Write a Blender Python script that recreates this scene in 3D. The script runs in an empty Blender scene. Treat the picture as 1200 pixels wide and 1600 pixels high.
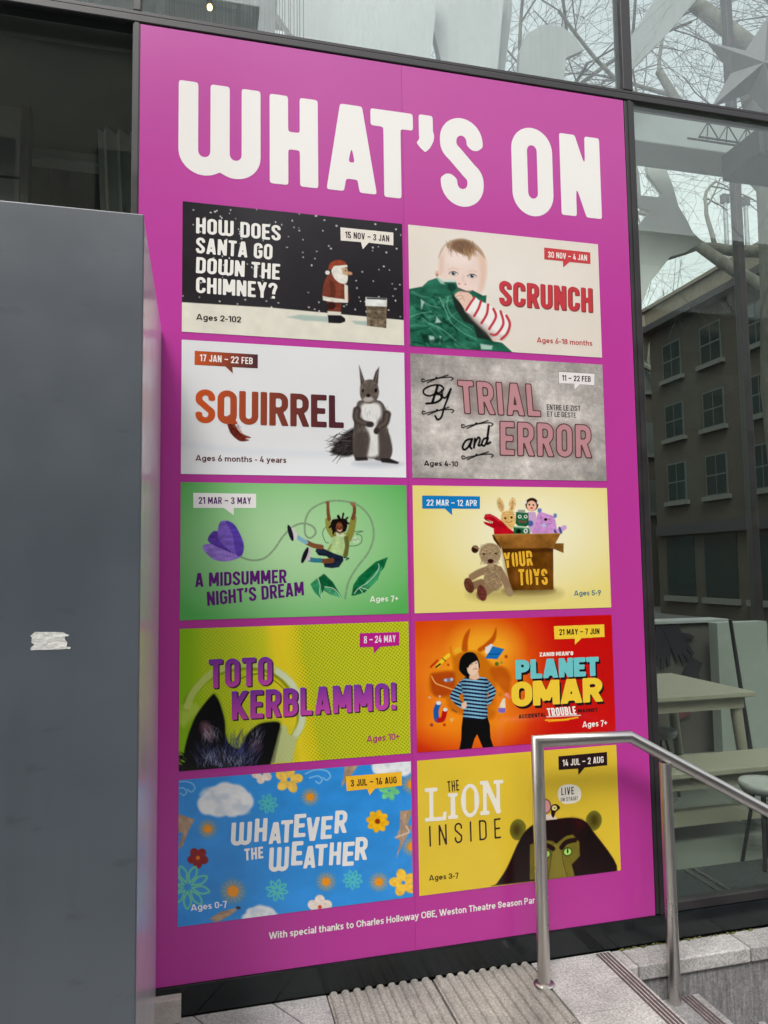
import bpy, bmesh, math, random
import numpy as np
from mathutils import Vector, Matrix
from mathutils.geometry import tessellate_polygon

# ------------------------------------------------------------------ camera, sky, sun, exposure
S = 0.86                      # metres per layout unit (one printed card is one unit wide)
GZ = 3.42                     # terrace level sits this far below the layout origin
def P(x, y, z): return Vector((S*x, S*y, S*(z+GZ)))
sc = bpy.context.scene
COL = sc.collection
cam_d = bpy.data.cameras.new("camera"); cam = bpy.data.objects.new("camera", cam_d); COL.objects.link(cam)
CO = (0.0798, -3.2367, -1.6137)
RW = [[0.9699219465366965, -0.24302334912874698, -0.013822785707123988],
      [0.004694804672727038, 0.07545292815632626, -0.9971383125934539],
      [0.24337086192792853, 0.9670814378380318, 0.07432439810434877]]
r0, r1, r2 = [Vector(r) for r in RW]
M3 = Matrix((r0, -r1, -r2)).transposed()
cam.matrix_world = Matrix.Translation(P(*CO)) @ M3.to_4x4()
cam_d.sensor_fit = 'VERTICAL'; cam_d.sensor_height = 36.0; cam_d.lens = 36.0*1146.4/1600.0
cam_d.clip_start = 0.05; cam_d.clip_end = 3000
sc.camera = cam

SUN_EL, SUN_AZ = math.radians(52), math.radians(205)     # azimuth clockwise from +Y
world = bpy.data.worlds.new("World"); sc.world = world; world.use_nodes = True
wn, wl = world.node_tree.nodes, world.node_tree.links
wn.clear()
wo = wn.new('ShaderNodeOutputWorld'); bg = wn.new('ShaderNodeBackground')
sky = wn.new('ShaderNodeTexSky'); sky.sky_type = 'NISHITA'; sky.sun_disc = False
sky.sun_elevation = SUN_EL; sky.sun_rotation = SUN_AZ; sky.air_density = 1.0; sky.dust_density = 4.0; sky.ozone_density = 1.0
hs = wn.new('ShaderNodeHueSaturation'); hs.inputs['Saturation'].default_value = 0.16
tc = wn.new('ShaderNodeTexCoord'); cn = wn.new('ShaderNodeTexNoise')
cn.inputs['Scale'].default_value = 2.2; cn.inputs['Detail'].default_value = 6
cr = wn.new('ShaderNodeMapRange'); cr.inputs['From Min'].default_value = 0.3; cr.inputs['From Max'].default_value = 0.7
cr.inputs['To Min'].default_value = 0.82; cr.inputs['To Max'].default_value = 1.18
mx = wn.new('ShaderNodeMix'); mx.data_type = 'RGBA'; mx.blend_type = 'MULTIPLY'; mx.inputs['Factor'].default_value = 1.0
wl.new(sky.outputs[0], hs.inputs['Color']); wl.new(tc.outputs['Generated'], cn.inputs['Vector'])
wl.new(cn.outputs[0], cr.inputs['Value'])
wl.new(hs.outputs[0], mx.inputs[6]); wl.new(cr.outputs[0], mx.inputs[7]); wl.new(mx.outputs[2], bg.inputs['Color'])
bg.inputs['Strength'].default_value = 0.15
wl.new(bg.outputs[0], wo.inputs['Surface'])
sd = bpy.data.lights.new("sun", 'SUN'); sd.energy = 0.5; sd.angle = math.radians(14); sd.color = (1.0, 0.965, 0.91)
so = bpy.data.objects.new("sun", sd); COL.objects.link(so)
dv = Vector((math.sin(SUN_AZ)*math.cos(SUN_EL), math.cos(SUN_AZ)*math.cos(SUN_EL), math.sin(SUN_EL)))
so.rotation_euler = (-dv).to_track_quat('-Z', 'Y').to_euler(); so.location = dv*60
vs = sc.view_settings; vs.view_transform = 'Standard'; vs.look = 'None'; vs.exposure = 1.08; vs.gamma = 1.0
sc.cycles.max_bounces = 10; sc.cycles.transparent_max_bounces = 16; sc.cycles.transmission_bounces = 8
sc.cycles.glossy_bounces = 5; sc.cycles.diffuse_bounces = 4
try: sc.cycles.use_denoising = True
except Exception: pass

# ------------------------------------------------------------------ materials
def lin(c):
    out = []
    for v in c[:3]:
        v = v/255.0
        out.append(v/12.92 if v <= 0.04045 else ((v+0.055)/1.055)**2.4)
    return tuple(out)
MATS = {}
def mat(name, col, rough=0.6, metal=0.0, var=0.0, scale=8.0, bump=0.0, bscale=None, coat=0.0, spec=0.5,
        stretch=(1, 1, 1), emit=None, speck=0.0, rvar=0.0, alt=None, stain=0.0, scuff=0.0, sps=115):
    if name in MATS: return MATS[name]
    m = bpy.data.materials.new(name); m.use_nodes = True
    n, l = m.node_tree.nodes, m.node_tree.links
    b = n['Principled BSDF']
    c = (col[0], col[1], col[2], 1)
    b.inputs['Base Color'].default_value = c
    b.inputs['Roughness'].default_value = rough; b.inputs['Metallic'].default_value = metal
    b.inputs['Specular IOR Level'].default_value = spec
    if coat: b.inputs['Coat Weight'].default_value = coat; b.inputs['Coat Roughness'].default_value = 0.08
    tcn = n.new('ShaderNodeTexCoord'); mp = n.new('ShaderNodeMapping'); mp.inputs['Scale'].default_value = stretch
    l.new(tcn.outputs['Object'], mp.inputs['Vector'])
    if var or rvar or alt:
        nz = n.new('ShaderNodeTexNoise'); nz.inputs['Scale'].default_value = scale; nz.inputs['Detail'].default_value = 7
        nz.inputs['Roughness'].default_value = 0.62
        l.new(mp.outputs[0], nz.inputs['Vector'])
        if var or alt:
            rp = n.new('ShaderNodeValToRGB')
            rp.color_ramp.elements[0].position = 0.32; rp.color_ramp.elements[1].position = 0.68
            lo = tuple(max(0, v*(1-var)) for v in col) if not alt else alt
            hi = tuple(min(1, v*(1+var)) for v in col) if not alt else col
            rp.color_ramp.elements[0].color = (*lo[:3], 1); rp.color_ramp.elements[1].color = (*hi[:3], 1)
            l.new(nz.outputs[0], rp.inputs[0]); src = rp.outputs[0]
            if speck:
                n2 = n.new('ShaderNodeTexNoise'); n2.inputs['Scale'].default_value = sps; n2.inputs['Detail'].default_value = 5; n2.inputs['Roughness'].default_value = 0.75
                l.new(tcn.outputs['Object'], n2.inputs['Vector'])
                mr = n.new('ShaderNodeMapRange'); mr.inputs['From Min'].default_value = 0.3; mr.inputs['From Max'].default_value = 0.7
                mr.inputs['To Min'].default_value = 1-speck; mr.inputs['To Max'].default_value = 1+speck
                l.new(n2.outputs[0], mr.inputs['Value'])
                mm = n.new('ShaderNodeMix'); mm.data_type = 'RGBA'; mm.blend_type = 'MULTIPLY'; mm.inputs['Factor'].default_value = 1
                l.new(src, mm.inputs[6]); l.new(mr.outputs[0], mm.inputs[7]); src = mm.outputs[2]
            def layer(src, scale, lo, hi, f0, f1, st=(1, 1, 1), det=6):
                mq = n.new('ShaderNodeMapping'); mq.inputs['Scale'].default_value = st; mq.inputs['Location'].default_value = (3.1*scale, 1.7, 0.3)
                l.new(tcn.outputs['Object'], mq.inputs['Vector'])
                n3 = n.new('ShaderNodeTexNoise'); n3.inputs['Scale'].default_value = scale; n3.inputs['Detail'].default_value = det
                l.new(mq.outputs[0], n3.inputs['Vector'])
                m3 = n.new('ShaderNodeMapRange'); m3.inputs['From Min'].default_value = f0; m3.inputs['From Max'].default_value = f1
                m3.inputs['To Min'].default_value = lo; m3.inputs['To Max'].default_value = hi
                l.new(n3.outputs[0], m3.inputs['Value'])
                k3 = n.new('ShaderNodeMix'); k3.data_type = 'RGBA'; k3.blend_type = 'MULTIPLY'; k3.inputs['Factor'].default_value = 1
                l.new(src, k3.inputs[6]); l.new(m3.outputs[0], k3.inputs[7]); return k3.outputs[2]
            if stain:      # spilt, trodden and rain-washed patches
                src = layer(src, 2.6, 1-stain, 1.0, .38, .56); src = layer(src, 17, 1-stain*.9, 1.0, .30, .42)
            if scuff:      # short knocks and wipe marks
                src = layer(src, 9, 1.0, 1-scuff, .66, .72, (1, 1, 2.6), 3); src = layer(src, 5, 1.0, 1-scuff*.35, .56, .70, (2.5, 1, .35), 4)
            l.new(src, b.inputs['Base Color'])
        if rvar:
            mr = n.new('ShaderNodeMapRange'); mr.inputs['From Min'].default_value = 0.3; mr.inputs['From Max'].default_value = 0.7
            mr.inputs['To Min'].default_value = max(0.02, rough-rvar); mr.inputs['To Max'].default_value = min(1, rough+rvar)
            l.new(nz.outputs[0], mr.inputs['Value']); l.new(mr.outputs[0], b.inputs['Roughness'])
    if bump:
        nb = n.new('ShaderNodeTexNoise'); nb.inputs['Scale'].default_value = bscale or scale*3; nb.inputs['Detail'].default_value = 5
        l.new(mp.outputs[0], nb.inputs['Vector'])
        bp = n.new('ShaderNodeBump'); bp.inputs['Strength'].default_value = bump; bp.inputs['Distance'].default_value = 0.01
        l.new(nb.outputs[0], bp.inputs['Height']); l.new(bp.outputs[0], b.inputs['Normal'])
    if emit:
        b.inputs['Emission Color'].default_value = (*emit[:3], 1); b.inputs['Emission Strength'].default_value = emit[3]
    MATS[name] = m
    return m
def mat_print(name, k=1.0, rough=0.3, spec=0.5):
    if name in MATS: return MATS[name]
    m = bpy.data.materials.new(name); m.use_nodes = True
    n, l = m.node_tree.nodes, m.node_tree.links
    b = n['Principled BSDF']; b.inputs['Roughness'].default_value = rough; b.inputs['Specular IOR Level'].default_value = spec
    a = n.new('ShaderNodeVertexColor'); a.layer_name = 'Col'
    mm = n.new('ShaderNodeMix'); mm.data_type = 'RGBA'; mm.blend_type = 'MULTIPLY'; mm.inputs['Factor'].default_value = 1
    mm.inputs[7].default_value = (k, k, k, 1)
    l.new(a.outputs[0], mm.inputs[6]); l.new(mm.outputs[2], b.inputs['Base Color'])
    tcn = n.new('ShaderNodeTexCoord'); nb = n.new('ShaderNodeTexNoise'); nb.inputs['Scale'].default_value = 1.6; nb.inputs['Detail'].default_value = 2
    l.new(tcn.outputs['Object'], nb.inputs['Vector'])
    bp = n.new('ShaderNodeBump'); bp.inputs['Strength'].default_value = 0.12; bp.inputs['Distance'].default_value = 0.02
    l.new(nb.outputs[0], bp.inputs['Height']); l.new(bp.outputs[0], b.inputs['Normal'])
    MATS[name] = m
    return m
def mat_glass(name, tint, ior=1.6, rough=0.0, dirt=0.0):
    if name in MATS: return MATS[name]
    m = bpy.data.materials.new(name); m.use_nodes = True
    n, l = m.node_tree.nodes, m.node_tree.links
    n.clear()
    o = n.new('ShaderNodeOutputMaterial'); t = n.new('ShaderNodeBsdfTransparent'); t.inputs[0].default_value = (*tint, 1)
    g = n.new('ShaderNodeBsdfGlossy'); g.inputs['Roughness'].default_value = rough; g.inputs[0].default_value = (0.93, 0.97, 0.96, 1)
    f0 = ((ior-1)/(ior+1))**2          # Schlick reflectance, the same from both sides of the pane
    lw = n.new('ShaderNodeLayerWeight'); lw.inputs['Blend'].default_value = 0.5
    pw = n.new('ShaderNodeMath'); pw.operation = 'POWER'; pw.inputs[1].default_value = 5.0
    f = n.new('ShaderNodeMath'); f.operation = 'MULTIPLY_ADD'; f.inputs[1].default_value = 1-f0; f.inputs[2].default_value = f0
    l.new(lw.outputs['Facing'], pw.inputs[0]); l.new(pw.outputs[0], f.inputs[0])
    mxs = n.new('ShaderNodeMixShader')
    l.new(f.outputs[0], mxs.inputs[0]); l.new(t.outputs[0], mxs.inputs[1]); l.new(g.outputs[0], mxs.inputs[2])
    tcn = n.new('ShaderNodeTexCoord')
    nb = n.new('ShaderNodeTexNoise'); nb.inputs['Scale'].default_value = 0.7; nb.inputs['Detail'].default_value = 1
    l.new(tcn.outputs['Object'], nb.inputs['Vector'])
    bp = n.new('ShaderNodeBump'); bp.inputs['Strength'].default_value = 0.03; bp.inputs['Distance'].default_value = 0.01
    l.new(nb.outputs[0], bp.inputs['Height']); l.new(bp.outputs[0], g.inputs['Normal'])
    out = mxs.outputs[0]
    if dirt:     # rain streaks and settled dust: thin whitish film
        d = n.new('ShaderNodeBsdfDiffuse'); d.inputs[0].default_value = (0.55, 0.56, 0.55, 1)
        mp = n.new('ShaderNodeMapping'); mp.inputs['Scale'].default_value = (90, 1, 2.5)
        ns = n.new('ShaderNodeTexNoise'); ns.inputs['Scale'].default_value = 1.0; ns.inputs['Detail'].default_value = 4
        l.new(tcn.outputs['Object'], mp.inputs['Vector']); l.new(mp.outputs[0], ns.inputs['Vector'])
        mr = n.new('ShaderNodeMapRange'); mr.inputs['From Min'].default_value = 0.4; mr.inputs['From Max'].default_value = 0.75
        mr.inputs['To Min'].default_value = 0.0; mr.inputs['To Max'].default_value = dirt
        l.new(ns.outputs[0], mr.inputs['Value'])
        m2 = n.new('ShaderNodeMixShader'); l.new(mr.outputs[0], m2.inputs[0]); l.new(out, m2.inputs[1]); l.new(d.outputs[0], m2.inputs[2]); out = m2.outputs[0]
    l.new(out, o.inputs['Surface'])
    MATS[name] = m
    return m

# ------------------------------------------------------------------ object helpers
def tag(o, label=None, cat=None, group=None, kind=None):
    if label: o['label'] = label
    if cat: o['category'] = cat
    if group: o['group'] = group
    if kind: o['kind'] = kind
    return o
def empty(name, loc=(0, 0, 0)):
    o = bpy.data.objects.new(name, None); COL.objects.link(o); o.location = loc; o.empty_display_size = 0.2
    return o
class MB:
    """collects shapes given in layout units and links them as one mesh object"""
    def __init__(s): s.v = []; s.f = []; s.mi = []; s.sm = []
    def add(s, vs_, fs_, mi=0, smooth=False):
        b = len(s.v); s.v += [tuple(x) for x in vs_]
        for f in fs_: s.f.append(tuple(i+b for i in f)); s.mi.append(mi); s.sm.append(smooth)
    def box(s, x0, x1, y0, y1, z0, z1, mi=0, bev=0.0):
        x0, x1 = sorted((x0, x1)); y0, y1 = sorted((y0, y1)); z0, z1 = sorted((z0, z1))
        if bev <= 0:
            v = [(x0, y0, z0), (x1, y0, z0), (x1, y1, z0), (x0, y1, z0), (x0, y0, z1), (x1, y0, z1), (x1, y1, z1), (x0, y1, z1)]
            s.add(v, [(0, 3, 2, 1), (4, 5, 6, 7), (0, 1, 5, 4), (1, 2, 6, 5), (2, 3, 7, 6), (3, 0, 4, 7)], mi); return
        bm = bmesh.new(); bmesh.ops.create_cube(bm, size=1)
        for v in bm.verts:
            v.co = Vector(((x0+x1)/2+v.co.x*(x1-x0), (y0+y1)/2+v.co.y*(y1-y0), (z0+z1)/2+v.co.z*(z1-z0)))
        bmesh.ops.bevel(bm, geom=list(bm.edges), offset=bev, segments=2, affect='EDGES', profile=0.5)
        bm.verts.index_update()
        s.add([v.co for v in bm.verts], [[v.index for v in f.verts] for f in bm.faces], mi); bm.free()
    def prism(s, pts, off, mi=0):
        """polygon pts (3-D, planar) extruded by vector off"""
        n = len(pts); a = [Vector(p) for p in pts]; o = Vector(off); b = [p+o for p in a]
        tri = tessellate_polygon([a])
        fs = [tuple(t) for t in tri]+[tuple(n+i for i in reversed(t)) for t in tri]+[(i, (i+1) % n, n+(i+1) % n, n+i) for i in range(n)]
        s.add(a+b, fs, mi)
    def tube(s, pts, rad, n=10, mi=0, smooth=True, cap=True):
        pts = [Vector(p) for p in pts]
        if not hasattr(rad, '__len__'): rad = [rad]*len(pts)
        vs_ = []; a = None
        for i, p in enumerate(pts):
            if i == 0: d = (pts[1]-p)
            elif i == len(pts)-1: d = (p-pts[i-1])
            else: d = (pts[i+1]-p).normalized()+(p-pts[i-1]).normalized()
            d.normalize()
            if a is None: a = d.orthogonal().normalized()
            else:                                   # carry the ring's frame along so the tube never twists
                a = a-d*a.dot(d)
                a = a.normalized() if a.length > 1e-6 else d.orthogonal().normalized()
            bb = d.cross(a).normalized(); k = 1.0; nrm = None
            if 0 < i < len(pts)-1:
                c = max(0.35, (pts[i+1]-p).normalized().dot(d)); k = 1.0/c
                if k > 1.001: nrm = ((pts[i+1]-p).normalized()-(p-pts[i-1]).normalized()).normalized()
            for j in range(n):
                t = 2*math.pi*j/n; q = a*math.cos(t)+bb*math.sin(t)
                if nrm is not None: q = q+nrm*(q.dot(nrm)*(k-1))
                vs_.append(p+q*rad[i])
        fs = []
        for i in range(len(pts)-1):
            for j in range(n): fs.append((i*n+j, i*n+(j+1) % n, (i+1)*n+(j+1) % n, (i+1)*n+j))
        s.add(vs_, fs, mi, smooth)
        if cap:
            s.add([vs_[j] for j in range(n)], [tuple(reversed(range(n)))], mi)
            s.add(vs_[-n:], [tuple(range(n))], mi)
    def build(s, name, mats, parent=None, loc=None, raw=False):
        """loc: layout origin of the object (mesh is stored relative to it)"""
        if not isinstance(mats, (list, tuple)): mats = [mats]
        me = bpy.data.meshes.new(name)
        pv = [P(*p) for p in s.v] if not raw else [Vector(p) for p in s.v]
        inv = Vector((0, 0, 0))
        if parent is not None:
            inv = parent.location.copy(); pp = parent.parent
            while pp is not None: inv = inv+pp.location; pp = pp.parent
        if loc is not None: o0 = P(*loc)
        else:
            if pv:
                xs = [p.x for p in pv]; ys = [p.y for p in pv]; zs = [p.z for p in pv]
                o0 = Vector(((min(xs)+max(xs))/2, (min(ys)+max(ys))/2, min(zs)))
            else: o0 = Vector((0, 0, 0))
        me.from_pydata([p-o0 for p in pv], [], s.f)
        for m in mats: me.materials.append(m)
        me.polygons.foreach_set('material_index', s.mi); me.polygons.foreach_set('use_smooth', s.sm)
        me.update()
        o = bpy.data.objects.new(name, me); COL.objects.link(o)
        o.location = o0-inv
        if parent is not None: o.parent = parent
        return o
def boxobj(name, m, parent, *a, bev=0.0):
    b = MB(); b.box(*a, bev=bev); return b.build(name, m, parent)
CI = np.array(RW); COA = np.array(CO)
def un(u, v, ax, val):
    """photo pixel (1200 x 1600) to a point on a real plane of the place"""
    d = CI.T @ np.array([(u-600)/1146.4, (v-800)/1146.4, 1.0]); t = (val-COA[ax])/d[ax]
    return COA+t*d

# ------------------------------------------------------------------ lettering (own stroke letters, traced to outlines)
def arc(cx, cy, rx, ry, a0, a1, n=12):
    return [(cx+rx*math.cos(math.radians(a0+(a1-a0)*i/n)), cy+ry*math.sin(math.radians(a0+(a1-a0)*i/n))) for i in range(n+1)]
def glyph_def(ch, w, t):
    """centre-line strokes of a condensed capital, cap height 1: ('s', x0,y0,x1,y1) butt stroke, ('p', pts) bent stroke"""
    h = t/2; L = h; R = w-h; B = h; T = 1-h; M = w/2; r = (R-L)/2; e = 0.3
    s = lambda *a: ('s',)+a
    p = lambda *a: ('p', [q for x in a for q in (x if isinstance(x, list) else [x])])
    def dia(x0, y0, x1, y1):
        dx, dy = x1-x0, y1-y0; k = 0.25
        return s(x0-dx*k, y0-dy*k, x1+dx*k, y1+dy*k)
    if ch == 'O' or ch == '0' or ch == 'Q':
        g = [p((L, .5), arc(M, T-r, r, r, 180, 0), arc(M, B+r, r, r, 0, -180), (L, .5), (L, .55))]
        if ch == 'Q': g.append(s(M, .22, R+h*.6, -.02))
        return w, g
    if ch == 'C': return w, [p((R, .66), arc(M, T-r, r, r, 0, 180), arc(M, B+r, r, r, 180, 360), (R, .34))]
    if ch == 'G': return w, [p((R, .69), arc(M, T-r, r, r, 0, 180), arc(M, B+r, r, r, 180, 360), (R, .5)), s(M+h*.1, .47, R+h, .47)]
    if ch == 'S':
        return w, [p((R, .69), arc(M, T-r, r, r, 0, 180), [(L, .72)], arc(L+r*1.0, .70, r, .13, 180, 235, 5),
                    arc(R-r*1.0, .30, r, .13, 55, 0, 5), [(R, .28)], arc(M, B+r, r, r, 0, -180), (L, .31))]
    if ch == 'U': return w, [p((L, 1), arc(M, B+r, r, r, 180, 360), (R, 1))]
    if ch == 'J': return w*.8, [p((w*.8-h, 1), arc(w*.8-h-r*.72, B+r*.72, r*.72, r*.72, 0, -180), (w*.8-h-r*1.44, .3))]
    if ch == 'D':
        return w, [s(L, 0, L, 1), p((L, T), (R-r, T), arc(R-r, T-r, r, r, 90, 0), arc(R-r, B+r, r, r, 0, -90), (L, B))]
    if ch in 'PRB':
        yb = .47 if ch != 'B' else .53; q = (T-yb)/2; rr = min(q, r)
        g = [s(L, 0, L, 1), p((L, T), (R-rr, T), arc(R-rr, T-rr, rr, rr, 90, 0), arc(R-rr, yb+rr, rr, rr, 0, -90), (L, yb))]
        if ch == 'R': g.append(s(M-h*.1, yb+.05, R+h*.15+.02, -.25*0-.06))
        if ch == 'B':
            q2 = (yb-B)/2; r2_ = min(q2, r)
            g.append(p((L, yb), (R-r2_, yb), arc(R-r2_, yb-r2_, r2_, r2_, 90, 0), arc(R-r2_, B+r2_, r2_, r2_, 0, -90), (L, B)))
        return w, g
    if ch == 'E': return w*.86, [s(L, 0, L, 1), s(0, T, w*.86, T), s(0, .5, w*.78, .5), s(0, B, w*.86, B)]
    if ch == 'F': return w*.84, [s(L, 0, L, 1), s(0, T, w*.84, T), s(0, .5, w*.76, .5)]
    if ch == 'H': return w, [s(L, 0, L, 1), s(R, 0, R, 1), s(L, .5, R, .5)]
    if ch == 'I': return t, [s(L, 0, L, 1)]
    if ch == 'L': return w*.82, [s(L, 0, L, 1), s(0, B, w*.82, B)]
    if ch == 'T': return w*.94, [s(w*.47, 0, w*.47, 1), s(0, T, w*.94, T)]
    if ch == 'N': return w*1.04, [s(L, 0, L, 1), s(w*1.04-h, 0, w*1.04-h, 1), dia(L, 1, w*1.04-h, 0)]
    if ch == 'M':
        W2 = w*1.32; return W2, [s(L, 0, L, 1), s(W2-h, 0, W2-h, 1), s(L, 1.12, W2/2, .2), s(W2-h, 1.12, W2/2, .2)]
    if ch == 'A':
        W2 = w*1.1; return W2, [dia(h*1.02, 0, W2/2-h*.28, 1), dia(W2-h*1.02, 0, W2/2+h*.28, 1), s(W2*.25, .24, W2*.75, .24)]
    if ch == 'V':
        W2 = w*1.08; return W2, [dia(h*1.02, 1, W2/2-h*.2, 0), dia(W2-h*1.02, 1, W2/2+h*.2, 0)]
    if ch == 'W':          # two joined round cups
        W2 = w*1.6; r3 = (W2/2-h)/2; m = W2/2
        return W2, [p((L, 1), arc(L+r3, B+r3, r3, r3, 180, 360), (m, 1)), p((m, 1), (m, B+r3), arc(m+r3, B+r3, r3, r3, 180, 360), (W2-h, 1))]
    if ch == 'K': return w*1.05, [s(L, 0, L, 1), s(L, .36, w*1.05-h+.06, 1.08), s(w*.38, .5, w*1.05-h+.05, -.08)]
    if ch == 'X': return w*1.05, [dia(h, 0, w*1.05-h, 1), dia(h, 1, w*1.05-h, 0)]
    if ch == 'Y': return w*1.05, [s(w*.525, 0, w*.525, .46), s(w*.525, .38, h*.6, 1.1), s(w*.525, .38, w*1.05-h*.6, 1.1)]
    if ch == 'Z': return w*.95, [s(0, T, w*.95, T), s(0, B, w*.95, B), s(h*1.15, B, w*.95-h*1.15, T)]
    if ch == '1': return w*.62, [s(w*.62-h, 0, w*.62-h, 1), s(w*.62-h, .97, 0, .76)]
    if ch == '2': return w*.95, [p((L, .68), arc(w*.475, T-r, r, r, 180, -10), [(w*.9-h, .56)], (L+.02, B)), s(0, B, w*.95, B)]
    if ch == '3': return w*.95, [p((L, .74), arc(w*.475, T-r*.95, r*.95, r*.95, 170, -70), (w*.4, .52)), p((w*.4, .52), arc(w*.475, B+r, r, r*1.05, 75, -175), (L, .3))]
    if ch == '4': return w, [s(w*.72, 0, w*.72, .62), s(0, .24, w, .24), s(L*.9, .2, w*.56, 1.08)]
    if ch == '5': return w*.95, [s(L, .5, L, 1), s(0, T, w*.9, T), p((L, .52), (w*.45, .6), arc(w*.475, B+r, r, r*1.15, 70, -180), (L, .28))]
    if ch == '6': return w, [p(arc(M, B+r, r, r*1.15, 180, -180, 22)), s(L+.02, .3, w*.66, 1.1)]
    if ch == '7': return w*.92, [s(0, T, w*.92, T), s(w*.92-h, 1, w*.34, -.1)]
    if ch == '8': return w, [p(arc(M, B+r, r, .235, 90, 450, 24)), p(arc(M, T-r*.92, r*.92, .215, -90, 270, 24))]
    if ch == '9': return w, [p(arc(M, T-r, r, r*1.15, 0, 360, 22)), s(R-.02, .7, w*.34, -.1)]
    if ch in '-–': return (w*.62 if ch == '-' else w*1.0), [s(0, .48, (w*.62 if ch == '-' else w), .48)]
    if ch in "'’": return t*1.05, [s(t*.52, .78, t*.52, 1), s(t*.62, .84, t*.2, .66)]
    if ch == '.': return t, [s(h, 0, h, t)]
    if ch == '!': return t, [s(h, .3, h, 1), s(h, 0, h, t*1.05)]
    if ch == '?': return w*.92, [p((L, .72), (L, .76), arc(w*.5, T-r, r, r, 180, -25), [(w*.64, .50)], (w*.56, .27)), s(w*.56, 0, w*.56, t*1.0)]
    return w*.5, []
def smooth2(F, sg):
    if sg <= 0: return F
    k = int(3*sg+1); x = np.arange(-k, k+1); g = np.exp(-x*x/(2*sg*sg)); g /= g.sum()
    F = np.apply_along_axis(lambda a: np.convolve(np.pad(a, k, mode='edge'), g, 'valid'), 0, F)
    return np.apply_along_axis(lambda a: np.convolve(np.pad(a, k, mode='edge'), g, 'valid'), 1, F)
def contour(F):
    """closed outlines of F > 0 on its grid (marching squares), in grid coordinates"""
    I = F > 0; H, W = F.shape
    code = I[:-1, :-1]*1+I[:-1, 1:]*2+I[1:, 1:]*4+I[1:, :-1]*8
    nxt = {}
    def ept(e):
        k, i, j = e
        if k == 'h': a, b = F[i, j], F[i, j+1]; return (j+a/(a-b), i)
        a, b = F[i, j], F[i+1, j]; return (j, i+a/(a-b))
    T = {1: [('L', 'B')], 2: [('B', 'R')], 3: [('L', 'R')], 4: [('R', 'T')], 5: [('L', 'T'), ('R', 'B')], 6: [('B', 'T')], 7: [('L', 'T')],
         8: [('T', 'L')], 9: [('T', 'B')], 10: [('B', 'L'), ('T', 'R')], 11: [('T', 'R')], 12: [('R', 'L')], 13: [('R', 'B')], 14: [('B', 'L')]}
    for i, j in zip(*np.nonzero((code > 0) & (code < 15))):
        i = int(i); j = int(j)
        E = {'B': ('h', i, j), 'T': ('h', i+1, j), 'L': ('v', i, j), 'R': ('v', i, j+1)}
        for a, b in T[int(code[i, j])]: nxt[E[a]] = E[b]
    loops = []
    while nxt:
        st = next(iter(nxt)); lp = [st]; c = nxt.pop(st)
        while c != st and c in nxt: lp.append(c); c = nxt.pop(c)
        if len(lp) > 5: loops.append([ept(e) for e in lp])
    return loops
def thin(lp, eps):
    def rdp(a):
        if len(a) < 3: return a
        p0, p1 = np.array(a[0]), np.array(a[-1]); d = p1-p0; n = np.hypot(*d)
        q = np.array(a)-p0
        dist = np.abs(d[0]*q[:, 1]-d[1]*q[:, 0])/n if n > 1e-9 else np.hypot(q[:, 0], q[:, 1])
        i = int(dist.argmax())
        if dist[i] < eps: return [a[0], a[-1]]
        return rdp(a[:i+1])[:-1]+rdp(a[i:])
    h = len(lp)//2
    return rdp(lp[:h+1])[:-1]+rdp(lp[h:]+[lp[0]])[:-1]
def sdf_strokes(X, Y, prims, h):
    D = np.full(X.shape, 9.0)
    def seg(x0, y0, x1, y1):
        dx, dy = x1-x0, y1-y0; n = math.hypot(dx, dy)
        if n < 1e-9: return
        dx /= n; dy /= n; u = (X-x0)*dx+(Y-y0)*dy-n/2; v = -(X-x0)*dy+(Y-y0)*dx
        qx = np.abs(u)-n/2; qy = np.abs(v)-h
        d = np.hypot(np.maximum(qx, 0), np.maximum(qy, 0))+np.minimum(np.maximum(qx, qy), 0)
        np.minimum(D, d, out=D)
    for q in prims:
        if q[0] == 's': seg(*q[1:])
        else:
            pt = q[1]
            for a, b in zip(pt[:-1], pt[1:]): seg(*a, *b)
            for a in pt[1:-1]: np.minimum(D, np.hypot(X-a[0], Y-a[1])-h, out=D)
    return D
GC = {}
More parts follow.
